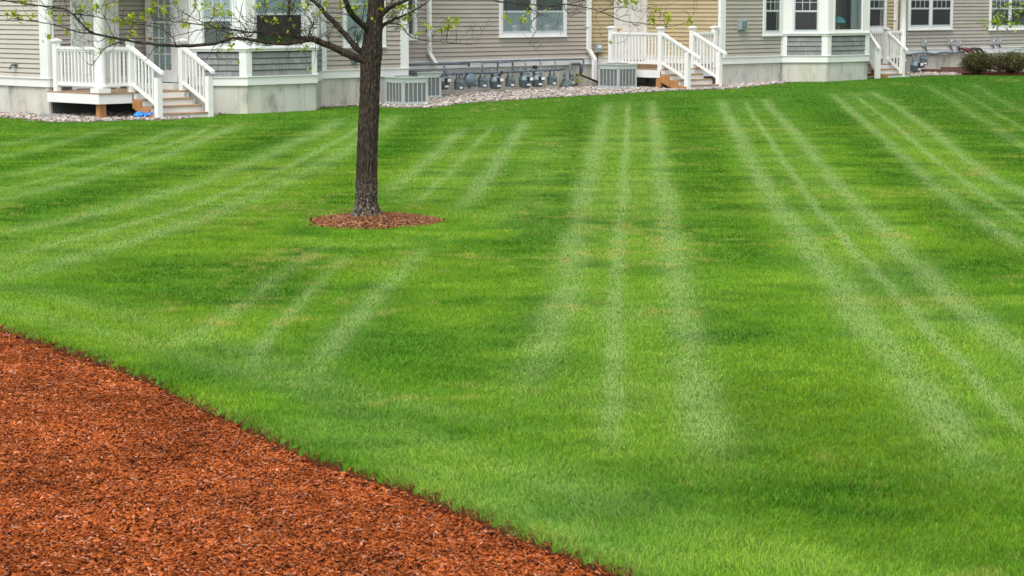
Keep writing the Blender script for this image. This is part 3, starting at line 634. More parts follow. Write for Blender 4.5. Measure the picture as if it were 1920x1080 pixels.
band(h1, [L1, P0, MN], [zL]*2); band(h1, [A0, A1, B1, C0, C1], [zA, zB, (zB+zC)/2, zC])
corner(h1, L1, (P0-L1).normalized(), (P0-L1).length-.3, (P0-L1).length+.01, zL, ZTOP); corner(h1, P0, U, .0, .13, zL, ZTOP, dd=.024)
corner(h1, A0, -W, -.42, -.02, zL, ZTOP, dd=.026)
corner(h1, C0, U, .01, .15, zC, ZTOP); corner(h1, C0, U, colray(750.5, C0, U), colray(764, C0, U)+.02, zC, ZTOP)
# the bay: shingled panels below, windows above
XA = Vector((1, 0, 0)); LA = (A1-A0).length; LB = (B1-A1).length
def bayface(h, A, d, L, zb, zpan, zsill, p0, p1, shm, expo=.13):
    siding(h, A, A+d*L, zb, zpan, M[shm], expo, name='shingle_panel'); n = nrm(d)
    b = MB(); b.wb(A, d, n, 0, p0, zb, zpan, 0, .03); b.build('panel_trim', M['white'], h); b = MB(); b.wb(A, d, n, L-p1, L, zb, zpan, 0, .03); b.build('panel_trim', M['white'], h)
    b = MB(); b.wb(A, d, n, -.01, L+.01, zpan, zsill, -.1, .05); b.wb(A, d, n, -.02, L+.02, zsill, zsill+.025, -.1, .075); b.build('bay_sill', M['white'], h)
zpA = hit(430, 96.5, A0, XA)[1]; zsA = zpA+.05
bayface(h1, A0, XA, LA, zA, zpA, zsA, colray(370, A0, XA), LA-colray(449, A0, XA), 'shingle')
bayface(h1, A1, U, LB, zB, zpA, zsA+.001, colray(471, A1, U), LB-colray(584, A1, U), 'shingle')
siding(h1, B1, C0, (zB+zC)/2, zpA, M['shingle'], .13, name='shingle_panel')
zs = zsA+.026; posts = MB(); nA = nrm(XA)
def post2(h, A, d, s0, s1, z0, z1, name='bay_post', dep=.12): b = MB(); b.wb(A, d, nrm(d), s0, s1, z0, z1, -dep, .03); b.build(name, M['white'], h)
post2(h1, A0, XA, 0, colray(377, A0, XA), zs, ZTOP); post2(h1, A0, XA, colray(441, A0, XA), LA-.0, zs, ZTOP)
post2(h1, A1, U, 0.0, colray(475, A1, U), zs, ZTOP, dep=.1); post2(h1, A1, U, colray(570, A1, U), LB, zs, ZTOP)
win(h1, A0, XA, colray(377, A0, XA)+.003, colray(441, A0, XA)-.003, zs+.002, 3.0, cas=.04, rail=hit(410, 38, A0, XA)[1], inner='dusk', upper='blind_or_dim_panel', open_=False, sill=False, muntin=(3, 2))
win(h1, A1, U, colray(475, A1, U)+.003, colray(570, A1, U)-.003, zs+.002, 3.0, cas=.04, rail=hit(520, 26, A1, U)[1], inner='dark_in', upper='blind_or_dim_panel', sill=False)
dB = Vector((0, 1, 0)); LR = (C0-B1).length
post2(h1, B1, dB, 0.03, .3, zpA, ZTOP, dep=.1); post2(h1, B1, dB, LR-.2, LR-.03, zpA, ZTOP, dep=.1)
win(h1, B1, dB, .303, LR-.203, zs+.002, 3.0, cas=.04, inner='dark_in', sill=False)
b = MB()
for (a, d, L) in ((A0, XA, LA), (A1, U, LB), (B1, dB, LR)): b.wb(a, d, nrm(d), 0.001, L-.001, 3.003, ZTOP, -.1, .02)
b.build('bay_frieze', M['white'], h1)
wpx(h1, C0, U, 642, 722, 88, 3.0, yrail=8, inner='blind_or_dim_panel', upper='blind_or_dim_panel', muntin=None)
s, z = hit(661, 116, C0, U)
b = MB(); b.wb(C0, U, N, s-.05, s+.1, z-.05, z+.04, .0, .05); b.tube([V3(C0+U*(s+.02)+N*.05, z), V3(C0+U*(s+.04)+N*.13, z-.01)], .02); b.build('wall_tap', M['pipe'], h1)
dL = (P0-L1).normalized(); s, z = hit(32, 122, L1, dL); nL = nrm(dL)
b = MB(); b.wb(L1, dL, nL, s-.05, s+.05, z-.04, z+.05, 0, .03); b.tube([V3(L1+dL*s+nL*.03, z), V3(L1+dL*s+nL*.15, z), V3(L1+dL*(s+.03)+nL*.2, z-.08)], .022); b.tube([V3(L1+dL*(s-.07)+nL*.1, z+.05), V3(L1+dL*(s+.07)+nL*.1, z+.05)], .015); b.build('wall_tap', M['pipe'], h1)
# doors of the corner porch
DZ1 = .345
sM0, sM1 = colray(134, P0, U), colray(223, P0, U)
b = MB(); n = N
b.wb(P0, U, N, sM0, sM0+.1, DZ1, 2.75, 0, .04); b.wb(P0, U, N, sM1-.1, sM1, DZ1, 2.75, 0, .04); b.wb(P0, U, N, sM0+.1, sM1-.1, 2.6, 2.75, 0, .04)
for i in range(9):
    q0 = sM0+.1+i*(sM1-sM0-.2)/9; q1 = q0+(sM1-sM0-.2)/9-.01; b.wb(P0, U, N, q0, q1, DZ1+.02, 2.6, 0, .026)
b.build('closet_door', M['white'], h1)
dN = -W; LN = (A0-MN).length
sF0, sF1 = colray(278, MN, dN), colray(335, MN, dN)
fd = MB(); fd.wb(MN, dN, nrm(dN), sF0, sF0+.12, DZ1+.14, 2.75, 0, .05); fd.wb(MN, dN, nrm(dN), sF1-.1, sF1, DZ1+.14, 2.75, 0, .05); fd.wb(MN, dN, nrm(dN), sF0+.12, sF1-.1, 2.6, 2.75, 0, .05)
fdo = fd.build('glazed_door', M['white'], h1)
q0, q1 = sF0+.12, sF1-.1; b = MB(); nn = nrm(dN); zk = hit(315, 131, MN, dN)[1]
b.wb(MN, dN, nn, q0, q0+.12, DZ1+.14, 2.6, 0, .03); b.wb(MN, dN, nn, q1-.12, q1, DZ1+.14, 2.6, 0, .03); b.wb(MN, dN, nn, q0+.12, q1-.12, DZ1+.14, zk, 0, .03); b.wb(MN, dN, nn, q0+.12, q1-.12, 2.48, 2.6, 0, .03)
for k in (1, 2): q = q0+.12+(q1-q0-.24)*k/3; b.wb(MN, dN, nn, q-.012, q+.012, zk, 2.48, .015, .028)
for k in range(1, 5): zz = zk+(2.48-zk)*k/5; b.wb(MN, dN, nn, q0+.12, q1-.12, zz-.012, zz+.012, .015, .027)
b.build('door_leaf', M['white'], fdo)
b = MB(); b.wb(MN, dN, nn, q0+.12, q1-.12, zk, 2.48, .0225, .0245); b.build('pane', M['glass'], fdo); b = MB(); b.wb(MN, dN, nn, q0+.12, q1-.12, zk, 2.48, .004, .0205); b.build('blind_or_dim_panel', M['blind_or_dim_panel'], fdo)
b = MB(); b.tube([V3(MN+dN*(q0+.06)+nn*.03, DZ1+1.08), V3(MN+dN*(q0+.06)+nn*.09, DZ1+1.08)], .03, 10); b.build('handle', M['brass'], fdo)
roof(h1, [L1+W*4, L1, P0, A0, C1, C1+W*9])

# ---- middle wing with the gas meters
zD = hit(950, 110.9, D0, U)[1]; print('zD', zD)
h2 = thing('townhouse', 'grey taupe middle townhouse wall above the row of gas meters, between two white downspouts', 'townhouse', V3(D1, 0), group='row of attached townhouses')
body(h2, [D0-U*.6+W*.13, D1+W*.13, D1+W*8, D0+W*8], mat='taupe')
siding(h2, D0-U*.5, D1, zD, ZTOP, M['taupe'])
foundation(h2, [D0-U*.5, D1], [zD-.2]); band(h2, [D0-U*.5, D1], [zD])
wpx(h2, D0, U, 935, 1060.5, 68, 3.0, yrail=22, ndiv=2, inner='blind_or_dim_panel', upper='dusk', cas=.1, mull=.12, zmid=True)
wpx(h2, D0, U, 735, 780.5, 74, 3.0, yrail=20, inner='dusk', cas=.1)
downspout(h2, D0, U, 802, ZTOP, 100, .2, None, off=.12)
o_, q1 = downspout(h2, D0, U, 1101, ZTOP, 92, .16, .12, off=.12, wid=.13)
b = MB(); gz = float(terr(q1.x, q1.y)); b.lathe((q1.x, q1.y, gz-.05), [(0, .1), (.0, .13), (.27, .13), (.27, .11), (.1, .1)], 16); b.build('drain_pipe', M['black'], h2)
roof(h2, [D0, D1, D1+W*8, D0+W*8], 5.62)

# ---- beige nook and right-hand bay
zF = hit(1408, 105.6, FC, U)[1]; zG = hit(1510, 104.6, F1, G1-F1)[1]; print('zF', zF, zG, hit(1130, 106, DL, U)[1])
h3 = thing('townhouse', 'right-hand townhouse with beige entry wall, taupe corner and grey bay holding a teal lamp', 'townhouse', V3(FC, 0), group='row of attached townhouses')
dFG = (G1-F1).normalized(); LF = (G1-F1).length; LG = (G2-G1).length
body(h3, [DL+W*.13+U*.05, P2+U*.08+W*.0, N2+U*.1+W*.13, FC+U*.08+W*.13, F1+W*.16, F1+W*1.0+U*.2, G3+W*.2-U*.1, G3+W*8, DL+W*8], mat='dusk')
siding(h3, DL, P2, zD, ZTOP, M['beige']); siding(h3, P2, N2, zD, ZTOP, M['beige']); siding(h3, N2, FC, zF, ZTOP, M['beige']); siding(h3, FC, F1, zF, ZTOP, M['grey_taupe'])
foundation(h3, [DL, P2, N2, FC, F1, G1, G2, G3], [zD-.2, zD-.2, zF-.2, zF-.2, zF-.2, zF-.2, zF-.2])
band(h3, [DL, P2], [zD]); band(h3, [N2, FC, F1, G1, G2], [zF]*4)
dN2 = (FC-N2).normalized(); LN2 = (FC-N2).length
corner(h3, FC, U, .0, .2, zF, ZTOP); corner(h3, N2, dN2, LN2-.06, LN2+.022, zF, ZTOP, dd=.024)
zpF = hit(1510, 67, F1, dFG)[1]; zsF = zpF+.05
bayface(h3, F1, dFG, LF, zF, zpF, zsF, colray(1475, F1, dFG), LF-colray(1540, F1, dFG), 'shingle')
bayface(h3, G1, U, LG, zF, zpF, zsF+.001, colray(1557, G1, U), LG-colray(1621, G1, U), 'shingle')
zs = zsF+.026
post2(h3, F1, dFG, 0, colray(1484, F1, dFG), zs, ZTOP); post2(h3, F1, dFG, colray(1535.5, F1, dFG), LF, zs, ZTOP)
post2(h3, G1, U, 0, colray(1560, G1, U), zs, ZTOP, dep=.1); post2(h3, G1, U, colray(1615, G1, U), LG, zs, ZTOP); 
corner(h3, F1, -U, -.14, -.01, zF, ZTOP, dd=-.045) if False else None
b = MB(); b.wb(FC, U, N, colray(1464.5, FC, U)-.03, (F1-FC).length+.01, zF, ZTOP, -.02, .03); b.build('corner_board', M['white'], h3)
win(h3, F1, dFG, colray(1484, F1, dFG)+.003, colray(1535.5, F1, dFG)-.003, zs+.002, 3.0, cas=.035, rail=hit(1510, 21, F1, dFG)[1], inner='dark_in', sill=False, muntin=(3, 2))
win(h3, G1, U, colray(1560, G1, U)+.003, colray(1615, G1, U)-.003, zs+.002, 3.0, cas=.035, open_=True, sill=False, sashmat='white')
b = MB()
for (a, d, L) in ((F1, dFG, LF), (G1, U, LG)): b.wb(a, d, nrm(d), 0.001, L-.001, 3.003, ZTOP, -.1, .02)
b.build('bay_frieze', M['white'], h3)
b = MB(); b.box(V3(G1-N*.8-U*.3, zsF), U*(LG+.3), -N*.03, Vector((0, 0, 2.6))); b.build('room_wall', M['room'], h3)
b = MB(); b.wb(G1, U, N, LG-.62, LG-.3, zsF, 3.0, -.2, -.16); b.build('curtain', M['blind_or_dim_panel'], h3)
b = MB(); b.box(V3(G1-N*.9, zsF-.05), U*LG, N*.78, Vector((0, 0, .05))); b.build('bay_floor', M['deck'], h3)
b = MB(); b.wb(G2, Vector((0, 1, 0)), Vector((1, 0, 0)), 0.03, 1.2, zF-.2, ZTOP, -.1, .0); b.build('side_wall', M['white'], h3)
wpx(h3, FC, U, 1429, 1463.5, 66, 3.0, yrail=20.5, inner='dark_in', cas=.09, muntin=(3, 2), zmid=True)
# white door of the beige nook
sD0, sD1 = .05, (N2-P2).length-.02; DZ2 = .49
b = MB(); b.wb(P2, U, N, sD0, sD0+.1, DZ2, 2.8, 0, .04); b.wb(P2, U, N, sD1-.1, sD1, DZ2, 2.8, 0, .04); b.wb(P2, U, N, sD0+.1, sD1-.1, 2.7, 2.8, 0, .04); b.wb(P2, U, N, sD0+.1, sD1-.1, DZ2+.16, 2.7, 0, .024)
for (a0, a1, c0, c1) in ((.2, .46, .4, 1.0), (.56, .82, .4, 1.0), (.2, .46, 1.15, 2.0), (.56, .82, 1.15, 2.0)):
    w_ = sD1-sD0; b.wb(P2, U, N, sD0+a0*w_, sD0+a1*w_, DZ2+c0, DZ2+c1, .024, .032)
dr = b.build('door', M['white'], h3)
s, z = hit(1157, 55, P2, U); b = MB(); b.tube([V3(P2+U*s+N*.024, z), V3(P2+U*s+N*.09, z)], .035, 10); b.tube([V3(P2+U*s+N*.09, z), V3(P2+U*(s+.12)+N*.09, z+.01)], .012); b.build('handle', M['brass'], dr)
roof(h3, [DL, P2, FC, G2, G3+W*8, DL+W*8], 5.64)

# ---- far right house
dK = U; zK = hit(1800, 89.6, K0, U)[1]; print('zK', zK)
h4 = thing('townhouse', 'farthest grey taupe townhouse at right edge with wide windows and small meter boxes', 'townhouse', V3(K0, 0), group='row of attached townhouses')
NB = K0+W*.3; NA = meet(NB, U, G2, Vector((0, 1, 0)))-U*1.5
body(h4, [NA+W*.13, NB+U*.08+W*.13, K0+U*.06+W*.13, K1+W*.13, K1+W*8, NA+W*8], mat='taupe')
siding(h4, K0, K1, zK, ZTOP, M['grey_taupe']); siding(h4, NB, K0, zK, ZTOP, M['beige']); siding(h4, NA, NB, .5, ZTOP, M['beige'])
foundation(h4, [NA, NB, K0, K1], [.5, zK-.2, zK-.2]); band(h4, [K0, K1], [zK])
wpx(h4, K0, U, 1701, 1783, 55, 3.0, yrail=16, ndiv=2, inner='dark_in', cas=.1, mull=.12, muntin=(4, 2), zmid=True)
wpx(h4, K0, U, 1853, 1928, 55, 3.0, yrail=16, ndiv=2, inner='curtain', cas=.1, mull=.12, muntin=(4, 2), zmid=True)
wpx(h4, NA, U, 1622, 1659, 57, 3.0, yrail=16, inner='dark_in', cas=.1, muntin=(3, 2), zmid=True)
downspout(h4, NA, U, 1675.5, ZTOP, 75, .0, None, off=.01, wid=.12)
roof(h4, [NA, K0, K1, K1+W*8, NA+W*8], 5.6)

# ------------------------------------------------------------------ porches
def railing(parent, p0, p1, zb0, zb1, hh=.78, name='railing', step=.115, ext=0.):
    """baluster rail from p0 to p1, bottom rail heights zb0/zb1"""
    d = (p1-p0); L = d.length; d = d/L; n = Vector((-d.y, d.x, 0)); b = MB(); sl_ = (zb1-zb0)/L
    def bar(z_, hgt, wid, e0=0, e1=0):
        a = V3(p0-d*e0-n*wid/2, zb0+z_-sl_*e0); b.box(a, d*(L+e0+e1)+Vector((0, 0, sl_*(L+e0+e1))), n*wid, Vector((0, 0, hgt)))
    bar(0, .07, .05); bar(hh, .06, .08, 0, ext); bar(hh-.04, .039, .045)
    k = max(2, int(round(L/step)))
    for i in range(1, k):
        s = L*i/k; q = V3(p0+d*(s-.018)-n*.018, zb0+sl_*s+.05); b.box(q, d*.036, n*.036, Vector((0, 0, hh-.06)))
    return b.build(name, M['white_vinyl'], parent)
def rpost(parent, p, z0, z1, wd=.125, name='post', cap=True, d=U, n=N):
    b = MB(); b.box(V3(p-d*wd/2-n*wd/2, z0), d*wd, n*wd, Vector((0, 0, z1-z0)))
    o = b.build(name, M['white_vinyl'], parent)
    if cap:
        c = MB(); e = wd*.5+.03; c.box(V3(p-d*(e-.015)-n*(e-.015), z1), d*(2*e-.03), n*(2*e-.03), Vector((0, 0, .025))); c.box(V3(p-d*e-n*e, z1+.025), d*2*e, n*2*e, Vector((0, 0, .03)))
        t = [V3(p-d*e-n*e, z1+.055), V3(p+d*e-n*e, z1+.055), V3(p+d*e+n*e, z1+.055), V3(p-d*e+n*e, z1+.055)]; ap = V3(p, z1+.09)
        for i in range(4): c.quad([t[i], ap, t[(i+1) % 4]][::-1])
        c.build('post_cap', M['white_vinyl'], o)
    return o
def porch(root, C, Lu, Lw, dz, gz, s0, s1, nst, col=False, ps=(0,), fas=.2):
    b = MB()                        # deck boards run along the facade
    k = int(Lw/.14)
    for i in range(k): b.box(V3(C+W*(Lw*i/k-.02), dz-.03), U*Lu, W*(Lw/k-.006), Vector((0, 0, .03)))
    b.build('deck', M['deck'], root)
    b = MB(); b.box(V3(C, dz-.03-fas), U*Lu, W*.04, Vector((0, 0, fas-.002))); b.box(V3(C+W*.04, dz-.03-fas), U*.04, W*(Lw-.08), Vector((0, 0, fas-.002))); b.build('fascia', M['white'], root)
    # underside joists
    b = MB()
    for i in range(5): b.box(V3(C+U*(.1+i*(Lu-.2)/5)+W*.05, dz-.2), U*.04, W*(Lw-.1), Vector((0, 0, .168)))
    b.build('joists', M['wood'], root)
    # steps
    rise = (dz-gz)/nst; run = .29
    st = thing_part('steps', root)
    for i in range(1, nst):
        zt = dz-rise*i
        t = MB(); t.box(V3(C+U*s0+N*(run*(i-1)+.0), zt-.03), U*(s1-s0), N*(run+.025), Vector((0, 0, .03))); t.build('tread', M['deck'], st)
        r = MB(); r.box(V3(C+U*(s0+.01)+N*(run*i-.03), zt-rise-.0), U*(s1-s0-.02), N*.03, Vector((0, 0, rise-.032))); r.build('riser', M['white'], st)
    r = MB(); r.box(V3(C+U*(s0+.01)+N*.002, dz-rise), U*(s1-s0-.02), N*.02, Vector((0, 0, rise-.034))); r.build('riser', M['white'], st)
    for e, mt in ((s0-.045, 'wood'), (s1+.005, 'white')):   # saw-tooth stringers
        b = MB(); pr = [(0, dz-.05)]
        for i in range(1, nst): pr += [((i-1)*run, dz-rise*i-.03), (i*run, dz-rise*i-.03)]
        pr += [((nst-1)*run, gz-.05), ((nst-1)*run-.2, gz-.05), (.02, dz-.34), (0, dz-.34)]
        a = [V3(C+U*e+N*x, z) for x, z in pr]; c = [q+U*.04 for q in a]
        b.quad(a[::-1]); b.quad(c)
        for i in range(len(a)): j = (i+1) % len(a); b.quad([a[i], a[j], c[j], c[i]])
        b.build('stringer', M[mt], st)
    return rise, run
def thing_part(name, root):
    o = bpy.data.objects.new(name, None); COL.objects.link(o); o.parent = root; o.empty_display_size = .1; return o
# left porch
CP = pt(185, 44.3, .34)
gz = float(terr(CP.x+.9, CP.y-.2))
p1 = thing('porch', 'white railed corner porch at left with a tall round column and brown deck', 'porch', V3(CP, gz))
sa, sb_ = colray(250, CP, U), colray(345, CP, U)
zg1 = G(350, 223).z
rise, run = porch(p1, CP, sb_+.12, 1.92, .345, zg1-.03, sa, sb_, 4)
ci = CP+U*.16+W*.16
Lp = 1.62; pk = CP+W*Lp+U*.09
rpost(p1, pk, .345, 1.37, d=U, n=N); pa = CP+U*sa+W*.09; rpost(p1, pa, .2, 1.36); pb = CP+U*(sb_+.03)+W*.09; rpost(p1, pb, .345, 1.36)
b = MB(); b.lathe(V3(ci, .345+.09), [(0, .135), (.02, .145), (.05, .145), (.07, .13), (.1, .118), (2.3, .105), (2.33, .13), (2.38, .15)], 24); q = ci-U*.15-N*.15; b.box(V3(q, .346), U*.3, N*.3, Vector((0, 0, .09))); b.box(V3(q, 2.94), U*.3, N*.3, Vector((0, 0, .1)))
b.build('column', M['white'], p1)
railing(p1, pk-W*.065, ci+W*.13, .47, .47, .76); railing(p1, ci+U*.13-W*.07, pa-U*.065-W*.0, .47, .47, .76)
e = run*3-.02
na = CP+U*(sa)+N*e; nb_ = CP+U*(sb_+.0)+N*e
rpost(p1, na, zg1-.1, zg1+.86, cap=False); rpost(p1, nb_, zg1-.1, zg1+.86, cap=False)
dz = rise*3.0
railing(p1, pa+N*.06, na-N*.06, .47-.0, .47-dz*.93, .76, ext=.22); railing(p1, pb+N*.06-U*.03, nb_-N*.06, .47, .47-dz*.93, .76, ext=.22)
b = MB(); q = CP+U*.17+W*.17; b.box(V3(q-U*.075-N*.075, gz-.3), U*.15, N*.15, Vector((0, 0, .345-.034-gz+.3))); b.build('support_post', M['wood'], p1)
b = MB(); s_ = colray(312, MN, dN); q = MN+dN*(s_-.7)+nrm(dN)*.05; b.box(V3(q, .346), dN*1.4, nrm(dN)*.32, Vector((0, 0, .12))); b.build('threshold', M['white'], p1)
b = MB(); pr_ = [CP-N*.0, CP+U*2.2, A0+W*.5, MN+U*.0+N*.03, P0+N*.03+U*.02, CP+W*1.95]
lo = [V3(p, 3.04) for p in pr_]; hi = [V3(p, 3.3) for p in pr_]; b.quad(lo[::-1]); b.quad(hi)
for i in range(6): j = (i+1) % 6; b.quad([lo[i], lo[j], hi[j], hi[i]])
b.build('porch_roof', M['white'], p1)
# plant stand and chair on the porch
ps = thing('plant_stand', 'small black metal plant stand behind the rail of the left porch', 'plant stand', V3(MN+dN*.35+nrm(dN)*.35, .345))
q = MN+dN*.35+nrm(dN)*.35
b = MB()
for a in range(3): th = a*2.1; c_ = Vector((math.cos(th), math.sin(th), 0)); b.tube([V3(q+c_*.16, .345), V3(q+c_*.1, .6), V3(q+c_*.12, .85)], .01)
b.tube([V3(q+Vector((math.cos(t_)*.12, math.sin(t_)*.12, 0)), .85) for t_ in np.linspace(0, 6.3, 13)], .01); b.tube([V3(q+Vector((math.cos(t_)*.1, math.sin(t_)*.1, 0)), .58) for t_ in np.linspace(0, 6.3, 13)], .008)
b.build('frame', M['black'], ps)
b = MB(); b.lathe(V3(q, .6), [(0, .06), (.14, .09), (.15, .095), (.15, .08)], 14); b.build('pot', M['meter'], ps)
# blue bundle under the steps, splash block
q = G(270, 223); b = MB()
for i in range(9):
    a = q+Vector((random.uniform(-.16, .14), random.uniform(-.02, .1), random.uniform(.03, .09))); b.lathe(a, [(-.03, .02), (0, .09), (.04, .08), (.07, .02)], 9, axis=Vector((random.uniform(-.5, .5), random.uniform(-.3, .3), 1)).normalized())
tag(b.build('plastic_bundle', M['blue']), 'crumpled bright blue plastic bundle beside the left porch steps', 'bundle')
q = G(86, 222); b = MB(); b.box(q+Vector((-.12, -.12, 0)), (.42, .03, 0), (-.03, .25, 0), (0, 0, .06)); b.box(q+Vector((-.12, -.12, .06)), (.42, .03, 0), (-.002, .03, 0), (0, 0, .03)); b.box(q+Vector((-.145, .1, .06)), (.42, .03, 0), (-.002, .03, 0), (0, 0, .03))
tag(b.build('splash_block', M['stone'], bevel=.006), 'grey concrete splash block on gravel below the left porch corner', 'splash block')
# right porch
s_ = -(colray(1240, FC, -U)); CQ = FC+U*s_+N*.0; CQ = along(FC, -U, 1240)
zg2 = G(1320, 169).z; Lq = (FC-CQ).length
p2 = thing('porch', 'white railed porch in the beige nook with broad steps, beside the pale air conditioner', 'porch', V3(CQ, zg2))
sb2 = colray(1302, CQ, U)
rise, run = porch(p2, CQ, Lq-.05, 1.9, .49, zg2-.02, .0, sb2, 4)
pk = along(CQ, W, 1143)+U*.07; pa = CQ+U*.06+W*.07; pb = CQ+U*sb2+W*.07; pc = CQ+U*colray(1343, CQ, U)+W*.07
for q, z0 in ((pk, .3), (pa, .35), (pb, .49), (pc, .49)): rpost(p2, q, z0, 1.52)
railing(p2, pk-W*.065, pa+W*.065, .61, .61, .77); railing(p2, pb+U*.065, pc-U*.065, .61, .61, .77)
e = run*3-.03; na = CQ+U*.06+N*e; nb_ = CQ+U*sb2+N*e
rpost(p2, na, zg2-.1, zg2+.97, cap=False); rpost(p2, nb_, zg2-.1, zg2+.97, cap=False)
railing(p2, pa+N*.06, na-N*.06, .61, .61-rise*2.85, .77, ext=.5); railing(p2, pb+N*.06, nb_-N*.06, .61, .61-rise*2.85, .77, ext=.3)
b = MB(); q = CQ+U*.1+W*.1; b.box(V3(q-U*.09-N*.09, zg2-.3), U*.18, N*.18, Vector((0, 0, .49-.034-zg2+.3))); b.build('support_post', M['wood'], p2)
b = MB(); b.box(V3(CQ+W*.75+U*.25, .492), U*1.3, W*.35, Vector((0, 0, .11))); b.build('threshold', M['deck'], p2)
b = MB(); b.box(V3(CQ+W*1.9+U*.7, .46), U*(Lq-.8), W*.75, Vector((0, 0, .03))); b.box(V3(CQ+W*1.9+U*.7, .2), U*.04, W*.75, Vector((0, 0, .258))); b.build('deck', M['deck'], p2)
# small far porch
CS = along(G2+U*.02, W*-1, 1657) if False else pt(1659, 63.6)
CS = pt(1661, 63.4)
zg3 = G(1660, 146.5).z
p3 = thing('porch', 'small far porch with white rails, slim column and three steps left of the far house', 'porch', V3(CS, zg3))
zd3 = hit(1680, 119, CS, U)[1]
e3 = colray(1643, CS, U)
CS2 = CS+U*(-.02)
# its steps run from px 1645 to 1697 at the bottom
s_w = 1.12; o3 = CS-U*.72
rise, run = porch(p3, o3, s_w+.2, 1.6, zd3, zg3-.02, .0, s_w, 3)
def at3(px, off): q = o3+N*off; return q+U*colray(px, q, U)
pr1 = at3(1661, -.07)+U*.0; rpost(p3, pr1, zd3, zd3+.98)
n1_ = at3(1646, run*2-.03); n2_ = at3(1692, run*2-.03)
rpost(p3, n1_, zg3-.1, zg3+.92, cap=False); rpost(p3, n2_, zg3-.1, zg3+.9, cap=False)
pl = at3(1628, -.07); railing(p3, pl, n1_-N*.06, zd3+.12, zd3-.2, .77, ext=.2, name='railing')
pr2 = at3(1661, -.07)+N*.06; railing(p3, pr2, n2_-N*.06, zd3+.12, zd3-.22, .77, ext=.25)
cc = at3(1692, -.9); b = MB(); b.lathe(V3(cc, zd3), [(0, .13), (.05, .13), (.08, .1), (2.5, .09), (2.52, .12), (2.6, .12)], 20); b.build('column', M['white'], p3)
railing(p3, at3(1632, -1.0), at3(1661, -1.0), zd3+.12, zd3+.12, .77); railing(p3, at3(1664, -1.0), cc-U*.1, zd3+.12, zd3+.12, .77)
b = MB(); q = o3+W*1.6; b.box(V3(q, zg3-.2), U*(s_w+.5), W*1.2, Vector((0, 0, zd3-zg3+.16))); b.build('landing', M['deck'], p3)

# ------------------------------------------------------------------ air conditioners
def make_ac(label, loc, rz):
    t = thing('air_conditioner', label, 'air conditioner', (0, 0, 0), 0, 'air conditioners on the gravel'); s = .36; H = .62
    b = MB()
    for sx in (-1, 1):
        for sy in (-1, 1): b.bx(min(sx*s, sx*(s-.06)), max(sx*s, sx*(s-.06)), min(sy*s, sy*(s-.06)), max(sy*s, sy*(s-.06)), .03, H-.1)
    b.bx(-s-.01, s+.01, -s-.01, s+.01, 0, .045); b.bx(-s, s, -s, s, H-.14, H-.03)
    b.bx(-s-.015, s+.015, -s-.015, s+.015, H-.03, H)
    for k in range(4):
        R = Matrix.Rotation(k*math.pi/2, 4, 'Z')
        for i in range(1, 5):
            q = -s+.045+i*(2*s-.09)/5; c = [R @ Vector(v_) for v_ in ((q-.008, -s+.002, .045), (.016, 0, 0), (0, .03, 0), (0, 0, H-.155))]; b.box(*c)
    b.build('case', M['metal_green'], t, local=True)
    g = MB(); e = s-.018; g.bx(-e, e, -e, e, .04, H-.12); 
    for i in range(16):
        z = .06+i*.028
        for k in range(4):
            R = Matrix.Rotation(k*math.pi/2, 4, 'Z'); c = [R @ Vector(v_) for v_ in ((-s+.045, -e-.006, z), (2*s-.09, 0, 0), (0, .006, 0), (0, 0, .006))]; g.box(*c)
    g.build('grille', M['coil'], t, local=True)
    f = MB(); f.lathe((0, 0, H), [(0, .29), (.012, .29), (.014, .27), (.008, .1), (.03, .08), (.03, .0)], 24); f.build('fan_guard', M['coil'], t, local=True)
    p = MB(); p.bx(-s-.06, s+.06, -s-.06, s+.06, -.12, -.001); p.build('pad', M['stone'], t, local=True)
    t.location = loc; t.rotation_euler = (0, 0, rz); return t
def acloc(px, py, rz, z=None, s=.36):      # nearest lower corner seen at the pixel
    q = G(px, py, .05); a = Matrix.Rotation(rz, 3, 'Z') @ Vector((-s, -s, 0)) ; best = None
    for sx in (-1, 1):
        for sy in (-1, 1):
            v_ = Matrix.Rotation(rz, 3, 'Z') @ Vector((sx*s, sy*s, 0))
            if best is None or v_.y < best.y: best = v_
    return Vector((q.x-best.x, q.y-best.y, q.z))
r1 = math.radians(38.5); AC = make_ac('pale green air conditioner nearest the tree trunk', acloc(755.5, 195.5, r1), r1)
l3 = acloc(1159.5, 165, math.radians(45)); copy_thing(AC, l3, math.radians(45), 'pale green air conditioner beside the right porch and black downspout drain')
l2 = acloc(783, 183.5, r1); copy_thing(AC, l2, r1, 'pale green air conditioner half hidden behind another, left of the gas meters')
c4 = copy_thing(AC, K0+U*colray(1884, K0, U)+N*.9+Vector((0, 0, .12)), TH, 'pale green air conditioner mostly hidden behind the dark shrubs at right')
c4.location.z = hit(1884, 91.5, K0+N*.9, U)[1]-.62

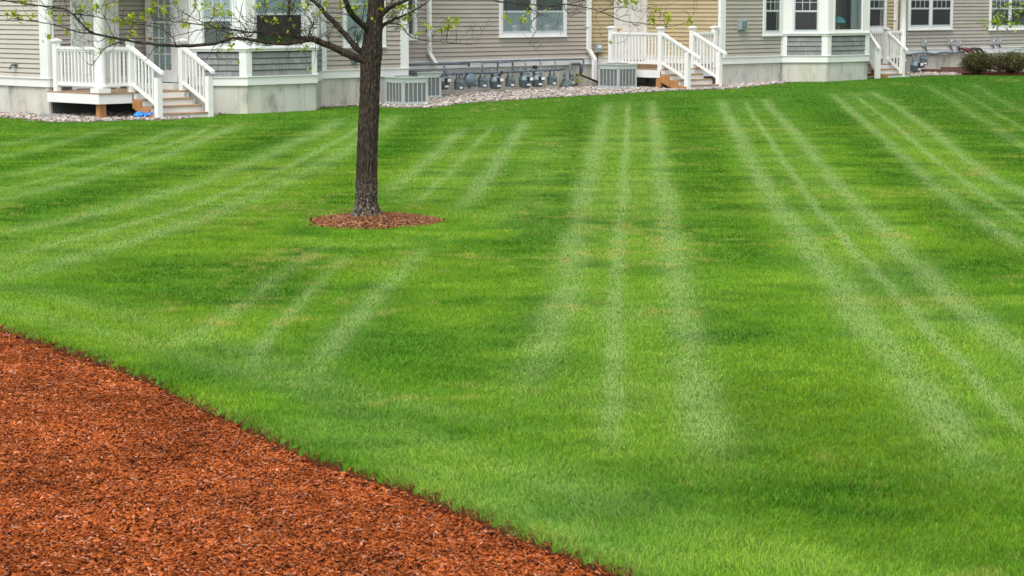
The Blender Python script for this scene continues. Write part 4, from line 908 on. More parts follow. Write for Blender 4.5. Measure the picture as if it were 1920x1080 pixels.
# ------------------------------------------------------------------ gas meters and pipes
DP = D0+N*.38      # plane of the meters
def dpt(px, py, off=.38): A = D0+N*off; s, z = hit(px, py, A, U); q = A+U*s; return Vector((q.x, q.y, z))
GRP = 'gas meters along the grey wall'
def rot_to(q): return TH
def make_round():
    t = thing('gas_meter', 'x', 'gas meter', group=GRP); t.scale = (1.12, 1.12, 1.12); b = MB()
    b.lathe((0, 0, -.17), [(0, .02), (.01, .1), (.04, .135), (.16, .145), (.17, .155), (.19, .155), (.2, .145), (.27, .13), (.31, .07), (.32, .02)], 20)
    b.build('body', M['meter'], t, local=True)
    d = MB(); d.bx(-.02, .1, -.2, -.12, .0, .09); d.build('index_box', M['black'], t, local=True)
    f = MB(); f.bx(.02, .1, -.21, -.2, .01, .08); f.bx(-.03, .06, -.165, -.155, -.11, -.07); f.build('dial', M['dial'], t, local=True)
    for s in (-1, 1):
        p = MB(); p.tube([(s*.09, 0, .08), (s*.09, 0, .3)], .022); p.tube([(s*.09, 0, .13), (s*.09, 0, .18)], .036, 6); p.build('pipe', M['pipe'], t, local=True)
    return t
def make_boxy():
    t = thing('gas_meter', 'x', 'gas meter', group=GRP); t.scale = (.84, .84, .9); b = MB()
    b.bx(-.13, .13, -.09, .09, -.15, .06)
    pf = [(-.14, -.1, .06), (.14, -.1, .06), (.14, .1, .06), (-.14, .1, .06)]; tp = [(-.1, -.06, .14), (.1, -.06, .14), (.1, .06, .14), (-.1, .06, .14)]
    b.quad(tp); b.quad(pf[::-1])
    for i in range(4): j = (i+1) % 4; b.quad([pf[i], pf[j], tp[j], tp[i]])
    b.tube([(0, -.02, -.05), (0, -.12, -.05)], .1, 16); b.build('body', M['meter2'], t, local=True, bevel=.015)
    f = MB(); f.bx(-.05, .06, -.135, -.125, -.12, -.07); f.build('dial', M['dial'], t, local=True)
    d = MB(); d.bx(-.07, .07, -.14, -.1, .02, .08); d.build('index_box', M['meter'], t, local=True)
    for s in (-1, 1):
        p = MB(); p.tube([(s*.08, 0, .1), (s*.08, 0, .3)], .022); p.tube([(s*.08, 0, .14), (s*.08, 0, .19)], .036, 6); p.build('pipe', M['pipe'], t, local=True)
    return t
def make_big():
    t = thing('gas_meter', 'large wide-based gas meter at the right end of the row', 'gas meter', group=GRP); b = MB()
    lo = [(-.22, -.13, -.2), (.22, -.13, -.2), (.22, .13, -.2), (-.22, .13, -.2)]; md = [(-.2, -.12, -.02), (.2, -.12, -.02), (.2, .12, -.02), (-.2, .12, -.02)]; tp = [(-.13, -.08, .1), (.13, -.08, .1), (.13, .08, .1), (-.13, .08, .1)]
    b.quad(lo[::-1]); b.quad(tp)
    for a, c in ((lo, md), (md, tp)):
        for i in range(4): j = (i+1) % 4; b.quad([a[i], a[j], c[j], c[i]])
    b.tube([(.02, -.02, -.06), (.02, -.16, -.06)], .1, 16); b.build('body', M['meter2'], t, local=True, bevel=.02)
    f = MB(); f.bx(.08, .15, -.13, -.1, .0, .06); f.build('dial', M['dial'], t, local=True)
    for s in (-1, 1):
        p = MB(); p.tube([(s*.11, 0, .08), (s*.11, 0, .36)], .032); p.tube([(s*.11, 0, .1), (s*.11, 0, .17)], .05, 8); p.tube([(s*.11, 0, .22), (s*.11, 0, .26)], .045, 6); p.build('pipe', M['pipe'], t, local=True)
    return t
R0, X0 = make_round(), make_boxy(); used = {'r': False, 'x': False}
for kind, px, py, lb in (('r', 831, 154, 'round grey gas meter closest to the air conditioners'), ('x', 861, 158, 'square dark gas meter just left of the big round regulator'),
                         ('x', 905, 154, 'square gas meter just right of the big round regulator'), ('r', 929, 153, 'round blue grey gas meter with white dial, below the first pair of loop pipes'),
                         ('x', 957, 153, 'square green gas meter between the two left round blue grey meters'), ('r', 984, 151, 'round grey gas meter in the middle of the row, under the double window'),
                         ('r', 1007.5, 150, 'round grey gas meter just left of the last square meter'), ('x', 1035, 150, 'square gas meter beside the large wide-based meter')):
    P_ = R0 if kind == 'r' else X0; q = dpt(px, py)
    if not used[kind]: P_.location = q; P_.rotation_euler = (0, 0, TH-.35); P_['label'] = lb; used[kind] = True
    else: copy_thing(P_, q, TH-.35+random.uniform(-.15, .15), lb)
bgm = make_big(); bgm.location = dpt(1065, 157.5); bgm.rotation_euler = (0, 0, TH-.4)
t = thing('gas_regulator', 'large grey disc shaped gas regulator among the meters near the left end', 'gas regulator', dpt(881, 150, .42))
q = Vector(t.location); ax = Vector((.25, -.95, .1)).normalized(); b = MB(); b.lathe(q-ax*.06, [(0, .05), (.02, .14), (.05, .16), (.06, .175), (.075, .175), (.085, .16), (.12, .12), (.15, .04)], 22, axis=ax); b.build('diaphragm_case', M['meter'], t)
b = MB(); b.tube([dpt(869, 160), dpt(893, 160)], .03); b.tube([q-ax*.08, V3(q-ax*.08, q.z-.22)], .035); b.build('pipe', M['pipe'], t)
# pipework
t = thing('gas_pipework', 'painted steel gas manifold pipes running along the wall above the gas meters', 'pipework', dpt(960, 130, .3))
b = MB()
hx = [(823, 139), (845, 138), (880, 136), (920, 136), (950, 134.5), (985, 132.5), (1020, 131), (1058, 129.5)]
b.tube([dpt(x, y+.5, .4) for x, y in hx], .026)
for x, y in [(837, 138), (850, 138), (866, 137), (874, 136), (893, 136), (899, 136), (914, 136), (922, 136), (941, 135), (950, 134), (966, 133.5), (975, 133), (994, 132), (1002, 131.5), (1022, 131), (1031, 130.5), (1047, 130)]:
    c = dpt(x, y+.5, .4); b.tube([c-Vector((.0, 0, .04)), c+Vector((0, 0, .05))], random.choice([.03, .036, .042]), 8)
    b.tube([c-U*.04, c+U*.04], .04, 8)
b.build('manifold', M['pipe'], t)
def dr(x0, y0, x1, y1, r=.024, off=.3): return ([dpt(x0, y0, off), dpt(x1, y1, off)], r)
b = MB()
for pts, r in ([dpt(766, 121.5, .2), dpt(800, 120.5, .2), dpt(880, 119, .2)], .03), ([dpt(833, 120, .25), dpt(832.5, 139, .4)], .022), ([dpt(880, 119, .2), dpt(879, 125, .2)], .03), ([dpt(861, 130, .3), dpt(861, 150, .38)], .02), \
    ([dpt(904.5, 136, .4), dpt(904.5, 118, .3), dpt(905.5, 116.6, .3), dpt(932, 115.8, .3), dpt(933.5, 117.5, .3), dpt(934, 136, .4)], .026), ([dpt(934, 117, .3), dpt(960, 115.2, .3), dpt(961.5, 117, .3), dpt(961, 135, .4)], .026), \
    ([dpt(862, 116.5, .12), dpt(980, 113, .12)], .022), ([dpt(976, 113.2, .3), dpt(1012, 112.2, .3), dpt(1042, 111.5, .3), dpt(1090, 110.6, .3), dpt(1094.5, 112, .3), dpt(1093, 128, .3), dpt(1089, 140, .3)], .026), \
    ([dpt(985, 113.3, .3), dpt(985, 133, .4)], .024), ([dpt(1013.5, 112.3, .3), dpt(1013.5, 132, .4)], .024), ([dpt(1041, 111.6, .3), dpt(1041, 130, .4)], .024), ([dpt(1069, 148, .38), dpt(1069, 121, .3), dpt(1071, 119.5, .3), dpt(1087, 119.2, .3), dpt(1089, 121, .3), dpt(1088.5, 140, .3)], .035): b.tube(pts, r)
b.build('riser_pipes', M['pipe'], t)
b = MB(); c = dpt(939, 139, .46); b.tube([c-U*.08-Vector((0, 0, .05)), c+U*.06+Vector((0, 0, .05))], .035); b.build('valve', M['black'], t); b = MB(); c = dpt(1003, 126, .4); b.tube([c-U*.05, c+U*.05], .05, 8); b.build('valve', M['black'], t)
tag(MB().tube([dpt(1080, 140, .5), dpt(1090, 141.5, .5), dpt(1100, 145, .6), dpt(1112, 150, .65), dpt(1123, 154.5, .7)], .028).build('black_hose', M['black']), 'thick black insulated hose slanting from the pipes to the right air conditioner', 'hose')
# service box with cable on the beige wall
def box_on(A, d, px, py, w_, h_, lb, cable=None, name='meter_box', group=None):
    n = nrm(d); s, z = hit(px, py, A, d); c = A+d*s; t = thing(name, lb, 'utility box', V3(c, z), group=group); b = MB()
    b.wb(A, d, n, s-w_/2, s+w_/2, z-h_/2, z+h_/2, .012, .11); b.wb(A, d, n, s-w_/2+.01, s+w_/2-.01, z-h_/2+.01, z+h_/2-.01, .111, .125); b.build('case', M['greybox'], t, bevel=.006)
    b = MB(); b.wb(A, d, n, s-w_/2+.03, s+w_/2-.03, z-h_*.0, z+h_*.3, .126, .13); b.build('cover', M['dial'], t)
    if cable: b = MB(); b.tube([V3(A+d*colray(x, A, d)+n*o, hit(x, y, A, d)[1]) for x, y, o in cable], .015); b.build('cable', M['black'], t)
    return t
box_on(P2, U, 1115, 90, .16, .26, 'grey utility box on the beige wall above the right air conditioner') if False else None
dLP = (P2-DL).normalized()
box_on(DL, dLP, 1119, 90, .2, .25, 'grey utility box beside the right downspout on the beige wall', cable=[(1117, 98, .08), (1116, 120, .08), (1112, 135, .1), (1111, 150, .15), (1114, 160, .2)])
GB = 'utility boxes on the far house'
box_on(K0, U, 1729.5, 79.5, .13, .23, 'single grey utility box between the two wide windows of the far house', [(1731, 86, .07), (1733, 93, .07), (1735, 98, .07)], group=GB)
box_on(K0, U, 1778, 78, .14, .22, 'left grey utility box of the far pair right of the wide window', [(1778, 84, .07), (1781, 92, .07), (1783, 98, .07)], group=GB)
box_on(K0, U, 1794, 81, .12, .2, 'lower right grey utility box of the pair left of the shrubs', [(1795, 87, .07), (1795, 96, .07)], group=GB)
box_on(K0, U, 1857.5, 77.5, .12, .2, 'left of two grey utility boxes directly above the shrubs', [(1858, 84, .07), (1860, 91, .07)], group=GB)
box_on(K0, U, 1869.5, 77, .12, .2, 'rightmost grey utility box above the shrubs', [(1870, 83, .07), (1872, 90, .07)], group=GB)
# conduit and cable bundle
def kp(px, py, off=.08): s, z = hit(px, py, K0+N*off, U); return V3(K0+N*off+U*s, z)
tag(MB().tube([kp(x, y) for x, y in ((1699, 103), (1712, 101.5), (1730, 99), (1740, 99.5), (1752, 101.5), (1762, 99.5), (1772, 98), (1785, 99.5), (1797, 98), (1808, 98))], .035).build('sagging_conduit', M['pipe']), 'dark conduit sagging along the bottom edge of the far house siding', 'conduit')
t = thing('cable_bundle', 'tangle of black cables with one red, hanging behind the left shrub', 'cables', kp(1822, 95))
for i, (x0, x1) in enumerate(((1798, 1818), (1803, 1826), (1808, 1830), (1824, 1838), (1828, 1846), (1833, 1847), (1820, 1836))):
    b = MB(); b.tube([kp(x0, 90.3, .1), kp((x0*2+x1)/3, 91.5, .16), kp((x0+x1*2)/3, 95+i % 2, .18), kp(x1, 101+i % 3, .15)], .03); b.build('cable', M['red' if i == 1 else 'black'], t)
# gas meters by the far porch
m_ = copy_thing(R0, kp(1717, 123.5, .5), TH-.4, 'round blue grey gas meter on the far house, right of the small porch', 'gas meters on the far house')
m_ = copy_thing(X0, kp(1731, 113.5, .5), TH-.4, 'upper square gas meter on the far house above the brown timber', 'gas meters on the far house')
tag(MB().tube([kp(1731, 118, .5), kp(1730.5, 127, .5)], .06).build('gas_standpipe', M['pipe']), 'short dark standpipe below the far square gas meter', 'pipe')
# vent hood on the taupe wall
s, z = hit(1389, 47, FC, U); t = thing('vent_hood', 'light grey louvred vent hood on the taupe wall right of the right porch', 'vent', V3(FC+U*s, z)); b = MB()
b.wb(FC, U, N, s-.17, s+.17, z-.14, z+.14, .012, .05); b.wb(FC, U, N, s-.13, s+.13, z-.12, z+.12, .05, .13); b.build('hood', M['greybox'], t, bevel=.008)
b = MB()
for i in range(2):
    for j in range(2): b.wb(FC, U, N, s-.1+i*.11, s-.01+i*.11, z-.1+j*.11, z-.01+j*.11, .131, .134)
b.build('louvre', M['meter'], t)
# table lamp in the bay
q = G1+U*colray(1588, G1, U)-N*.3; zl = zsF
t = thing('table_lamp', 'teal glass table lamp standing inside the bay window at right', 'lamp', V3(q, zl)); b = MB(); b.lathe(V3(q, zl+.001), [(0, .1), (.02, .1), (.04, .03), (.2, .02), (.35, .02)], 14); b.build('base', M['brass'], t)
b = MB(); b.lathe(V3(q, zl+.3), [(0, .2), (.02, .2), (.1, .15), (.17, .05), (.18, .02)], 18); b.build('lamp_shade', M['lampshade'], t)

# ------------------------------------------------------------------ landscape timbers and shrubs
def tb(name, x0, y0, x1, y1, hh, lb, dep=.15):
    a, c = G(x0, y0), G(x1, y1); d = (c-a); b = MB(); b.box(a-Vector((0, 0, .05)), d, nrm(d)*-dep, Vector((0, 0, hh+.05)))
    tag(b.build(name, M['timber'], bevel=.01), lb, 'timber', 'brown landscape timbers')
tb('landscape_timber', 1699, 136.5, 1763, 138, .13, 'low brown timber edging the gravel beside the small far porch')
tb('landscape_timber', 1763.5, 137.8, 1835, 138.6, .2, 'taller brown timber beside the left dark shrub')
def shrub(px, py, wpx_, hpx, lb, seed):
    r_ = np.random.default_rng(seed); q = G(px, py); sc = q.y/FPX; RW = wpx_*sc/2; H = hpx*sc
    t = thing('shrub', lb, 'shrub', q, group='dark shrubs beside the far house'); st = MB()
    for i in range(16):
        a = r_.uniform(0, 6.28); e = q+Vector((math.cos(a)*RW*r_.uniform(.3, .8), math.sin(a)*RW*r_.uniform(.3, .8), H*r_.uniform(.6, .85)))
        st.tube([q+Vector((r_.normal(0, .03), r_.normal(0, .03), 0)), q*.5+e*.5+Vector((r_.normal(0, .04), 0, -.04)), e], [.014, .01, .005], 5)
    st.build('stems', M['bark'], t)
    n = 7000; a = r_.uniform(0, 6.28, n); rr = r_.uniform(.35, 1, n)**.6; el = np.arcsin(r_.uniform(-1, 1, n))
    lump = 1+.16*np.sin(3*a+seed)+.13*np.sin(5*a+2*el*3)+.1*r_.normal(0, 1, n)
    x = np.cos(a)*np.cos(el)*RW*rr*lump; y = np.sin(a)*np.cos(el)*RW*.8*rr*lump; z = H*.52+np.sin(el)*H*.47*rr*lump
    s = r_.uniform(.018, .035, n); d1 = r_.normal(0, 1, (n, 3)); d1 /= np.linalg.norm(d1, axis=1)[:, None]; d2 = np.cross(d1, r_.normal(0, 1, (n, 3))); d2 /= np.linalg.norm(d2, axis=1)[:, None]
    c0 = np.stack([x, y, z], -1); vv = np.stack([c0-d1*s[:, None], c0+d2*s[:, None]*.45, c0+d1*s[:, None], c0-d2*s[:, None]*.45], 1)
    pal = np.array([(.035, .06, .02), (.06, .09, .025), (.05, .07, .03), (.11, .045, .025), (.16, .07, .035), (.09, .12, .03), (.03, .04, .02)])
    top = (z/H > .7); k = r_.integers(0, 7, n); k = np.where(top & (r_.random(n) < .4), 5, k); cc = pal[k]*r_.uniform(.8, 2., n)[:, None]
    o = npmesh('foliage', vv.reshape(-1, 3), [np.arange(n)[:, None]*4+np.array([[0, 1, 2, 3]])], M['leaf'], col=np.repeat(cc[:, None], 4, 1).reshape(-1, 3)); o.parent = t
shrub(1833, 140, 66, 42, 'dark green and bronze rounded shrub, left of the pair by the far house', 3)
shrub(1895, 140, 76, 42, 'dark green and bronze shrub at the right edge by the far house', 5)
qa = [G(x, 141) for x in (1835, 1865, 1900, 1940)]
# a strip of mulch under the shrubs
x0, x1 = G(1800, 140).x, G(2000, 140).x; m = (cx > x0) & (cx < x1) & (cy > yfar(cx)+.05) & (cy < yfar(cx)+3.2)
sheet('shrub_bed', m, M['mulch'], .03, 'narrow reddish mulch bed under the far shrubs')
# small weed by the last meter
t = thing('weed', 'small yellow green weed growing beside the large gas meter', 'plant', dpt(1081, 160, .6)); q = Vector(t.location); b = MB(); lf = []; lc = []
for i in range(9):
    e = dpt(random.uniform(1072, 1090), random.uniform(139, 155), .6); b.tube([q, q*.4+e*.6+Vector((0, 0, -.03)), e], [.006, .005, .003], 4)
    for j in range(5):
        c_ = np.array(e)+np.random.default_rng(i*7+j).normal(0, .035, 3); d1 = np.random.default_rng(i*9+j).normal(0, .022, 3); d2 = np.random.default_rng(i*3+j).normal(0, .014, 3); lf += [c_-d1, c_+d2, c_+d1, c_-d2]; lc += [(.35, .42, .04)]*4
b.build('stem', M['bark'], t); o = npmesh('leaves', np.array(lf)-np.array(q), [np.arange(len(lf)).reshape(-1, 4)], M['leaf'], col=np.array(lc)); o.parent = t

# ------------------------------------------------------------------ trees
TY = RC.y+.03
tree = thing('tree', 'dark barked young tree with first yellow green leaves in the round mulch ring', 'tree', (RC.x, RC.y, float(zground(RC.x, RC.y))-.02))
rt = random.Random(5); PXM = TY/FPX
def tp(px, py, dy=0.): return P(px, py, TY+dy)
def smooth(pts, rad, n=6, jit=0.):
    out, rr = [], []; k = len(pts)
    for i in range(k-1):
        p0, p1, p2, p3 = pts[max(i-1, 0)], pts[i], pts[i+1], pts[min(i+2, k-1)]
        for j in range(n):
            t_ = j/n; q = .5*((2*p1)+(p2-p0)*t_+(2*p0-5*p1+4*p2-p3)*t_*t_+(3*p1-p0-3*p2+p3)*t_**3)
            out.append(q+Vector((rt.gauss(0, jit), rt.gauss(0, jit), rt.gauss(0, jit)))); rr.append(rad[i]*(1-t_)+rad[i+1]*t_)
    out.append(pts[-1]); rr.append(rad[-1]); return out, rr
# trunk with furrowed bark as real relief
tk = [(686, 415, 33), (686, 406, 29), (686.5, 397, 24.5), (687, 386, 21.5), (687, 370, 20), (688, 300, 19), (692, 200, 18.2), (694, 150, 18), (695, 120, 18.5), (697, 100, 19.5), (699, 70, 17), (702, 45, 15), (705, 10, 14.5), (708, -60, 13.5), (712, -200, 12), (700, -380, 9), (716, -560, 6), (712, -760, 2.5)]
pts, rr = smooth([tp(x, y) for x, y, w_ in tk], [w_*PXM for x, y, w_ in tk], 14)
K = 72; tv = []; nn_ = len(pts)
for i, (p, r) in enumerate(zip(pts, rr)):
    for j in range(K):
        th = 2*math.pi*j/K; zc = p.z
        f = math.sin(th*13+math.sin(zc*9+th*2)*1.4+zc*2.2)*.5+math.sin(th*21+math.sin(zc*17)*1.2-zc*3)*.35+rt.gauss(0, .22)
        fl = 1+.085*f+.12*max(0, .16-(zc-.02))*(1+math.sin(th*5+1))*4
        tv.append((p.x+math.cos(th)*r*fl, p.y+math.sin(th)*r*fl, zc+rt.gauss(0, .002)))
tf = [(i*K+j, i*K+(j+1) % K, (i+1)*K+(j+1) % K, (i+1)*K+j) for i in range(nn_-1) for j in range(K)]
me = bpy.data.meshes.new('trunk'); off = Vector(tree.location); me.from_pydata([tuple(Vector(v_)-off) for v_ in tv], [], tf); me.materials.append(M['bark']); me.update()
o = bpy.data.objects.new('trunk', me); COL.objects.link(o); o.parent = tree
limbs = []; ALLP = []
def limb(pl, d0=0., d1=0., n=6, name='branch'):
    k = len(pl); P3 = []; R3 = []
    for i, (x, y, w_) in enumerate(pl):
        P3.append(tp(x, y, d0+(d1-d0)*i/(k-1))); R3.append(w_*(.5 if w_ > 9 else .43)*PXM)
    pts, rr = smooth(P3, R3, n, .0022); b = MB(); b.tube(pts, rr, 9 if pl[0][2] > 6 else 6); b.build(name, M['bark'], tree)
    for p, r in zip(pts, rr): ALLP.append((p, r))
    return pts, rr
L_ = []
L_.append(limb([(697, 122, 18), (680, 112, 16), (655, 103, 15), (628, 90, 13), (600, 79, 12), (585, 73, 12), (560, 79, 8), (530, 82, 7.5), (500, 80, 7), (470, 74, 7), (440, 72, 6.5), (415, 78, 6.5), (400, 82, 7), (350, 86, 7.5), (300, 84, 6.5), (260, 79, 5.5), (215, 71, 5), (178, 63, 5), (160, 52, 4.5), (145, 35, 4), (130, 22, 3.5), (110, 14, 3), (70, 10, 2.5), (30, 5, 2), (-30, -4, 1.5)], 0, -.5))
L_.append(limb([(585, 73, 9), (560, 69, 7), (535, 64, 5), (500, 60, 5), (465, 60, 4), (430, 54, 4), (400, 50, 3), (360, 44, 2.5), (320, 40, 2), (285, 32, 1.5)], -.1, .3))
L_.append(limb([(180, 64, 4), (150, 61, 3), (130, 55, 2.6), (95, 45, 2.4), (60, 40, 2), (20, 34, 1.6)], -.42, -.6))
L_.append(limb([(135, 26, 3), (165, 29, 2.6), (195, 35, 2), (225, 40, 1.6), (260, 42, 1.4), (330, 47, 1.2)], -.45, -.2)); L_.append(limb([(125, 18, 2.5), (90, 14, 2), (60, 8, 1.6), (20, 2, 1.4), (-20, -6, 1.2)], -.48, -.6))
L_.append(limb([(240, 76, 3), (210, 84, 2.4), (195, 93, 2), (185, 105, 1.8), (172, 122, 1.5), (163, 118, 1)], -.35, -.6))
L_.append(limb([(690, 110, 12), (680, 100, 12), (668, 90, 11.5), (650, 68, 11), (630, 46, 10), (610, 25, 9.5), (595, 8, 9), (560, -20, 8), (500, -60, 6), (420, -120, 4), (350, -190, 2)], .05, .5))
L_.append(limb([(697, 62, 14), (684, 50, 12), (670, 38, 11.5), (658, 24, 11), (650, 8, 10), (640, -20, 9), (600, -90, 7), (570, -180, 5), (560, -300, 2.5)], 0, -.7))
L_.append(limb([(705, 60, 13), (718, 48, 9), (730, 41, 7), (745, 34, 5), (765, 25, 3.5), (785, 15, 3), (800, 5, 2.5), (815, -10, 2)], 0, .5))
L_.append(limb([(706, 40, 14), (718, 24, 10.5), (730, 14, 9.5), (745, 7, 9), (765, -2, 8.5), (810, -25, 7), (880, -70, 5), (960, -150, 3)], 0, -.4))
L_.append(limb([(730, 44, 4), (750, 47, 3), (762, 60, 2.6), (772, 70, 2.4), (800, 76, 2.2), (830, 79, 2), (850, 81, 1.8), (885, 84, 1.2)], .1, .5))
L_.append(limb([(880, -66, 4), (890, -30, 3.4), (925, 0, 3.2), (960, 5, 3), (1000, 9, 3), (1030, 12, 2.6), (1058, 8, 2.6), (1085, 12, 2.2), (1120, 20, 2.2), (1150, 32, 2), (1170, 40, 1.8), (1200, 43, 1.6), (1225, 47, 1.4), (1262, 49, 1.2), (1294, 40, 1)], -.4, -1.))
L_.append(limb([(1056, 9, 2.2), (1080, 4, 1.8), (1110, -4, 1.6), (1150, -18, 1.2)], -.7, -.8)); L_.append(limb([(985, 7, 2.2), (996, 16, 2), (1010, 26, 1.8), (1000, 36, 1.6), (996, 47, 1.6), (1003, 60, 1.4), (995, 72, 1.1)], -.6, -.75))
L_.append(limb([(1056, 9, 2), (1062, 20, 1.5), (1070, 30, 1.2), (1080, 26, 1), (1090, 22, .9)], -.7, -.7)); L_.append(limb([(1125, 22, 1.6), (1150, 15, 1.3), (1175, 14, 1.2), (1192, 20, 1), (1210, 23, .8)], -.8, -.9))
L_.append(limb([(530, 64, 4), (538, 40, 5.5), (543, 15, 5.5), (541, -10, 5), (530, -60, 3.5), (500, -130, 2)], 0, .1)); L_.append(limb([(578, 68, 3), (585, 45, 2), (570, 25, 1.8), (550, 10, 1.5), (530, -5, 1.2)], -.1, .2))
L_.append(limb([(575, 75, 2.6), (560, 50, 2.2), (548, 30, 2), (552, 5, 1.6), (556, -20, 1.2)], -.15, -.3)); L_.append(limb([(420, 53, 2.6), (380, 55, 2), (350, 62, 1.8), (310, 72, 1.5), (285, 75, 1)], .2, .2))
L_.append(limb([(330, 84, 2.5), (322, 68, 2), (305, 55, 1.8), (280, 48, 1.5), (250, 44, 1.2)], -.3, -.3)); L_.append(limb([(470, 60, 2.5), (430, 62, 2), (395, 48, 1.8), (355, 30, 1.5), (330, 14, 1.2), (322, -10, 1)], .1, .4))
L_.append(limb([(585, 71, 2.2), (580, 60, 2), (583, 50, 2), (592, 46, 1.3)], -.1, -.1)); L_.append(limb([(615, 85, 2.4), (617, 75, 2), (613, 68, 1.8), (606, 66, 1)], -.1, -.15)); L_.append(limb([(670, 95, 2.4), (668, 84, 2), (671, 74, 2.6), (670, 66, 2)], .05, .0))
L_.append(limb([(706, 10, 9), (740, -40, 7), (800, -120, 5.5), (840, -240, 3.5), (850, -330, 2)], 0, .5)); L_.append(limb([(708, -120, 9), (660, -190, 6.5), (600, -300, 4.5), (590, -420, 2)], 0, .6)); L_.append(limb([(712, -240, 8), (770, -320, 6), (820, -430, 4), (850, -560, 2)], 0, -.7)); L_.append(limb([(702, -380, 6), (650, -470, 4), (620, -600, 2)], 0, -.4))
# twigs
tw = MB(); tips = []
def twig(p, d, L, r, depth=0):
    pts = [p]; q = Vector(p); dd = Vector(d)
    for i in range(5): dd = (dd+Vector((rt.gauss(0, .33), rt.gauss(0, .3), rt.gauss(.05, .28)))).normalized(); q = q+dd*L/5; pts.append(q)
    tw.tube(pts, [max(r*(1-.13*i), .0012) for i in range(6)], 5, caps=False); tips.append((q, dd))
    if depth < 2:
        for k in range(rt.choice([1, 2, 2])): i = rt.randint(1, 4); twig(pts[i], (dd+Vector((rt.gauss(0, .8), rt.gauss(0, .6), rt.gauss(.1, .7)))).normalized(), L*rt.uniform(.4, .7), r*.65, depth+1)
for li, (pts, rr) in enumerate(L_):
    n = len(pts)
    for i in range(4, n, 2):
        if rr[i] > .036 or rt.random() < .35: continue
        dd = (pts[min(i+1, n-1)]-pts[i-1]).normalized(); vis = pts[i].z > 1.95
        for k in range(1):
            v_ = (dd*.6+Vector((rt.gauss(0, .5), rt.gauss(0, .6), rt.choice([1, 1, 1, -.5])*rt.uniform(.3, 1)))).normalized()
            twig(pts[i], v_, rt.uniform(.14, .42), min(.0045, rr[i]*.45))
# dense twiggy knot left of the trunk
for i in range(80):
    x, y = rt.uniform(440, 600), rt.uniform(40, 84); twig(tp(x, y, rt.uniform(-.25, .35)), Vector((rt.gauss(-.6, .7), rt.gauss(0, .4), rt.gauss(.2, .5))).normalized(), rt.uniform(.15, .4), rt.uniform(.002, .005), 1)
for i in range(12): x, y = rt.uniform(700, 745), rt.uniform(20, 60); twig(tp(x, y, rt.uniform(-.2, .1)), Vector((rt.gauss(.4, .7), rt.gauss(0, .4), rt.gauss(.1, .5))).normalized(), rt.uniform(.1, .3), .003, 1)
LC = [(60, 30), (28, 28), (95, 27), (42, 4), (150, 16), (165, 50), (213, 38), (228, 43), (247, 28), (246, 34), (270, 34), (252, 42), (275, 20), (283, 20), (288, 6), (310, 12), (309, 20), (330, 5), (345, 46), (365, 6), (388, 9), (402, 20), (413, 13), (420, 22), (433, 25), (484, 10), (498, 35), (520, 38), (525, 13), (545, 14), (578, 9), (387, 48), (400, 30), (247, 61), (150, 18), (15, 26),
      (612, 6), (655, 13), (660, 19), (665, 17), (690, 8), (694, 11), (715, 18), (716, 10), (706, 2), (739, 26), (752, 15), (762, 35), (782, 65), (771, 20), (754, 13), (684, 50), (805, 50), (842, 34), (853, 41), (842, 46), (828, 56), (838, 53), (952, 34), (981, 35), (989, 20), (1172, 3), (1192, 4), (1226, 40), (1249, 33), (1293, 40), (1251, 43), (1228, 17), (435, 66), (433, 88), (90, 68), (210, 78), (640, 8), (572, 15), (35, 34), (118, 30), (180, 12), (200, 8)]
lv, lcol = [], []
def leaves(q, n, s, spread=.035):
    for k in range(n):
        c_ = q+Vector((rt.gauss(0, spread), rt.gauss(0, spread), rt.gauss(0, spread*.9))); d1 = Vector((rt.gauss(0, .8), rt.gauss(0, .8), rt.gauss(.7, .6))).normalized(); d2 = d1.cross(Vector((rt.gauss(0, 1), rt.gauss(0, 1), rt.gauss(0, 1)))).normalized(); n_ = d1.cross(d2)
        L = s*rt.uniform(.6, 1.3); w_ = L*rt.uniform(.4, .6); col = Vector((.5, .55, .03))*rt.uniform(.7, 1.15); col = col.lerp(Vector((.25, .42, .03)), rt.random()*.6)
        for v_ in (c_-d1*L*.5, c_+d2*w_*.5-d1*L*.1+n_*.003, c_+d1*L*.2+d2*w_*.42+n_*.004, c_+d1*L*.5, c_+d1*L*.2-d2*w_*.42+n_*.004, c_-d2*w_*.5-d1*L*.1+n_*.003): lv.append(tuple(v_)); lcol.append(tuple(col))
for (x, y) in LC:
    best = min(ALLP, key=lambda a: (a[0]-tp(x, y, a[0].y-TY)).length); q = tp(x, y, best[0].y-TY+rt.uniform(-.03, .05))
    m_ = best[0]*.5+q*.5+Vector((rt.gauss(0, .02), rt.gauss(0, .02), rt.gauss(-.01, .02))); tw.tube([best[0], m_, q], [.003, .0025, .002], 5, caps=False); leaves(q, rt.randint(9, 14), .046, .022)
for q, d in tips:
    if rt.random() < .06: leaves(q, rt.randint(4, 6), .034, .014)
    if q.z > 2.8 and rt.random() < .5: leaves(q, 8, .045)
tw.build('twigs', M['bark'], tree)
o = npmesh('foliage', np.array(lv)-np.array(tree.location), [np.arange(len(lv)).reshape(-1, 6)], M['leaf'], col=np.array(lcol)); o.parent = tree
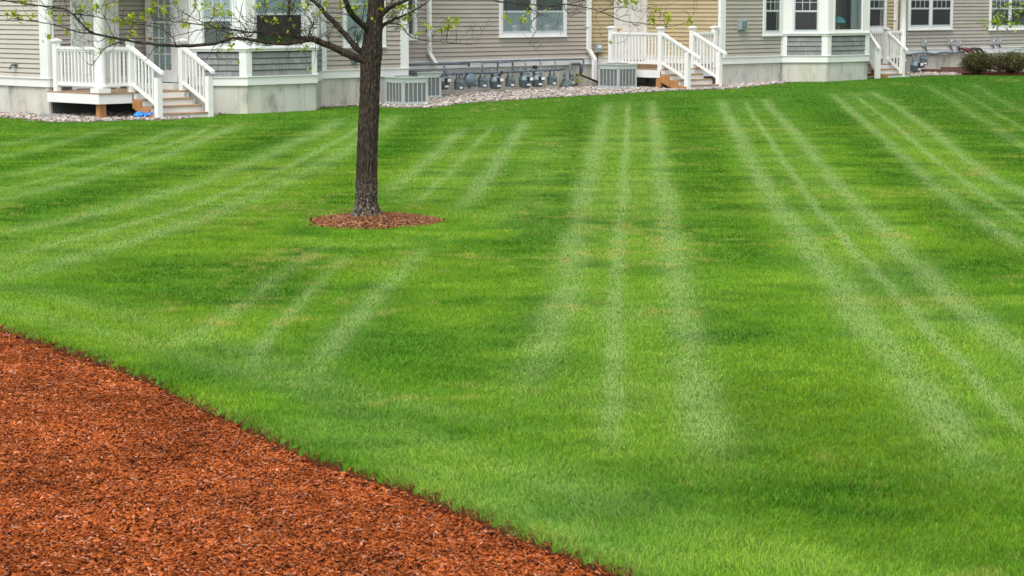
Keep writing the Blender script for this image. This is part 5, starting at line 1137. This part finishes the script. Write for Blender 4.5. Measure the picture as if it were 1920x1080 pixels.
# second tree beyond the right edge, one branch reaching into view
Y2 = 30.0
q0 = P(2140, 180, Y2); g2 = float(terr(q0.x, Y2)); t2 = thing('tree', 'tree just beyond the right edge, one leafy bright green branch reaching into view', 'tree', (q0.x, Y2, g2))
def q2(px, py, dy=0): return P(px, py, Y2+dy)
b = MB(); tpts, trr = smooth([Vector((q0.x, Y2, g2-.1)), Vector((q0.x+.02, Y2, 1)), q2(2150, 0), q2(2140, -200), q2(2150, -420), q2(2145, -600)], [.15, .12, .1, .08, .05, .02], 8, .003); b.tube(tpts, trr, 16); b.build('trunk', M['bark'], t2)
lv, lcol = [], []; keep_tw = MB(); tw = keep_tw; tips = []
for pl in ([(2150, -60, 10), (2060, -40, 7), (1990, -5, 5), (1940, 12, 4), (1915, 26, 3), (1898, 38, 2.5), (1880, 42, 2), (1862, 44, 1.5)], [(1925, 20, 2.5), (1912, 34, 2), (1905, 46, 1.5)], [(1935, 14, 2.5), (1905, 8, 2), (1880, 12, 1.5), (1868, 20, 1)], [(2148, -150, 8), (2230, -230, 5), (2300, -330, 3)], [(2145, -260, 7), (2070, -340, 4), (2010, -440, 2)], [(2150, -60, 8), (2230, -90, 5), (2320, -160, 3)]):
    pp, r3 = smooth([q2(x, y) for x, y, w_ in pl], [w_*.5*Y2/FPX for x, y, w_ in pl], 5, .003); b = MB(); b.tube(pp, r3, 7); b.build('branch', M['bark'], t2)
    for i in range(3, len(pp), 4):
        if r3[i] < .02: twig(pp[i], Vector((rt.gauss(-.3, .6), rt.gauss(0, .5), rt.gauss(.3, .5))).normalized(), .25, .004, 1)
for x, y, n in ((1853, 44, 10), (1850, 50, 8), (1860, 46, 10), (1866, 40, 12), (1873, 42, 12), (1871, 37, 8), (1880, 44, 8), (1895, 47, 8), (1902, 50, 12), (1909, 45, 10), (1912, 24, 8), (1868, 24, 6), (1905, 22, 8), (1918, 10, 6), (1865, 56, 3)): leaves(q2(x, y, rt.uniform(-.1, .1)), n, .05, .045)
for q, d in tips: leaves(q, 3, .04, .03)
tw.build('twigs', M['bark'], t2)
cg = np.array(lcol)*np.array([.8, .95, .8]); o = npmesh('foliage', np.array(lv)-np.array(t2.location), [np.arange(len(lv)).reshape(-1, 6)], M['leaf'], col=cg); o.parent = t2
# a loose dead stem lying on the mulch bed
q = [G(x, y, -.02) for x, y in ((440, 898), (475, 900), (510, 912), (545, 925), (575, 938))]
tag(MB().tube(q, .0018, 6).build('fallen_twig', M['bark']), 'thin dark bent twig lying on the red mulch bed', 'twig')
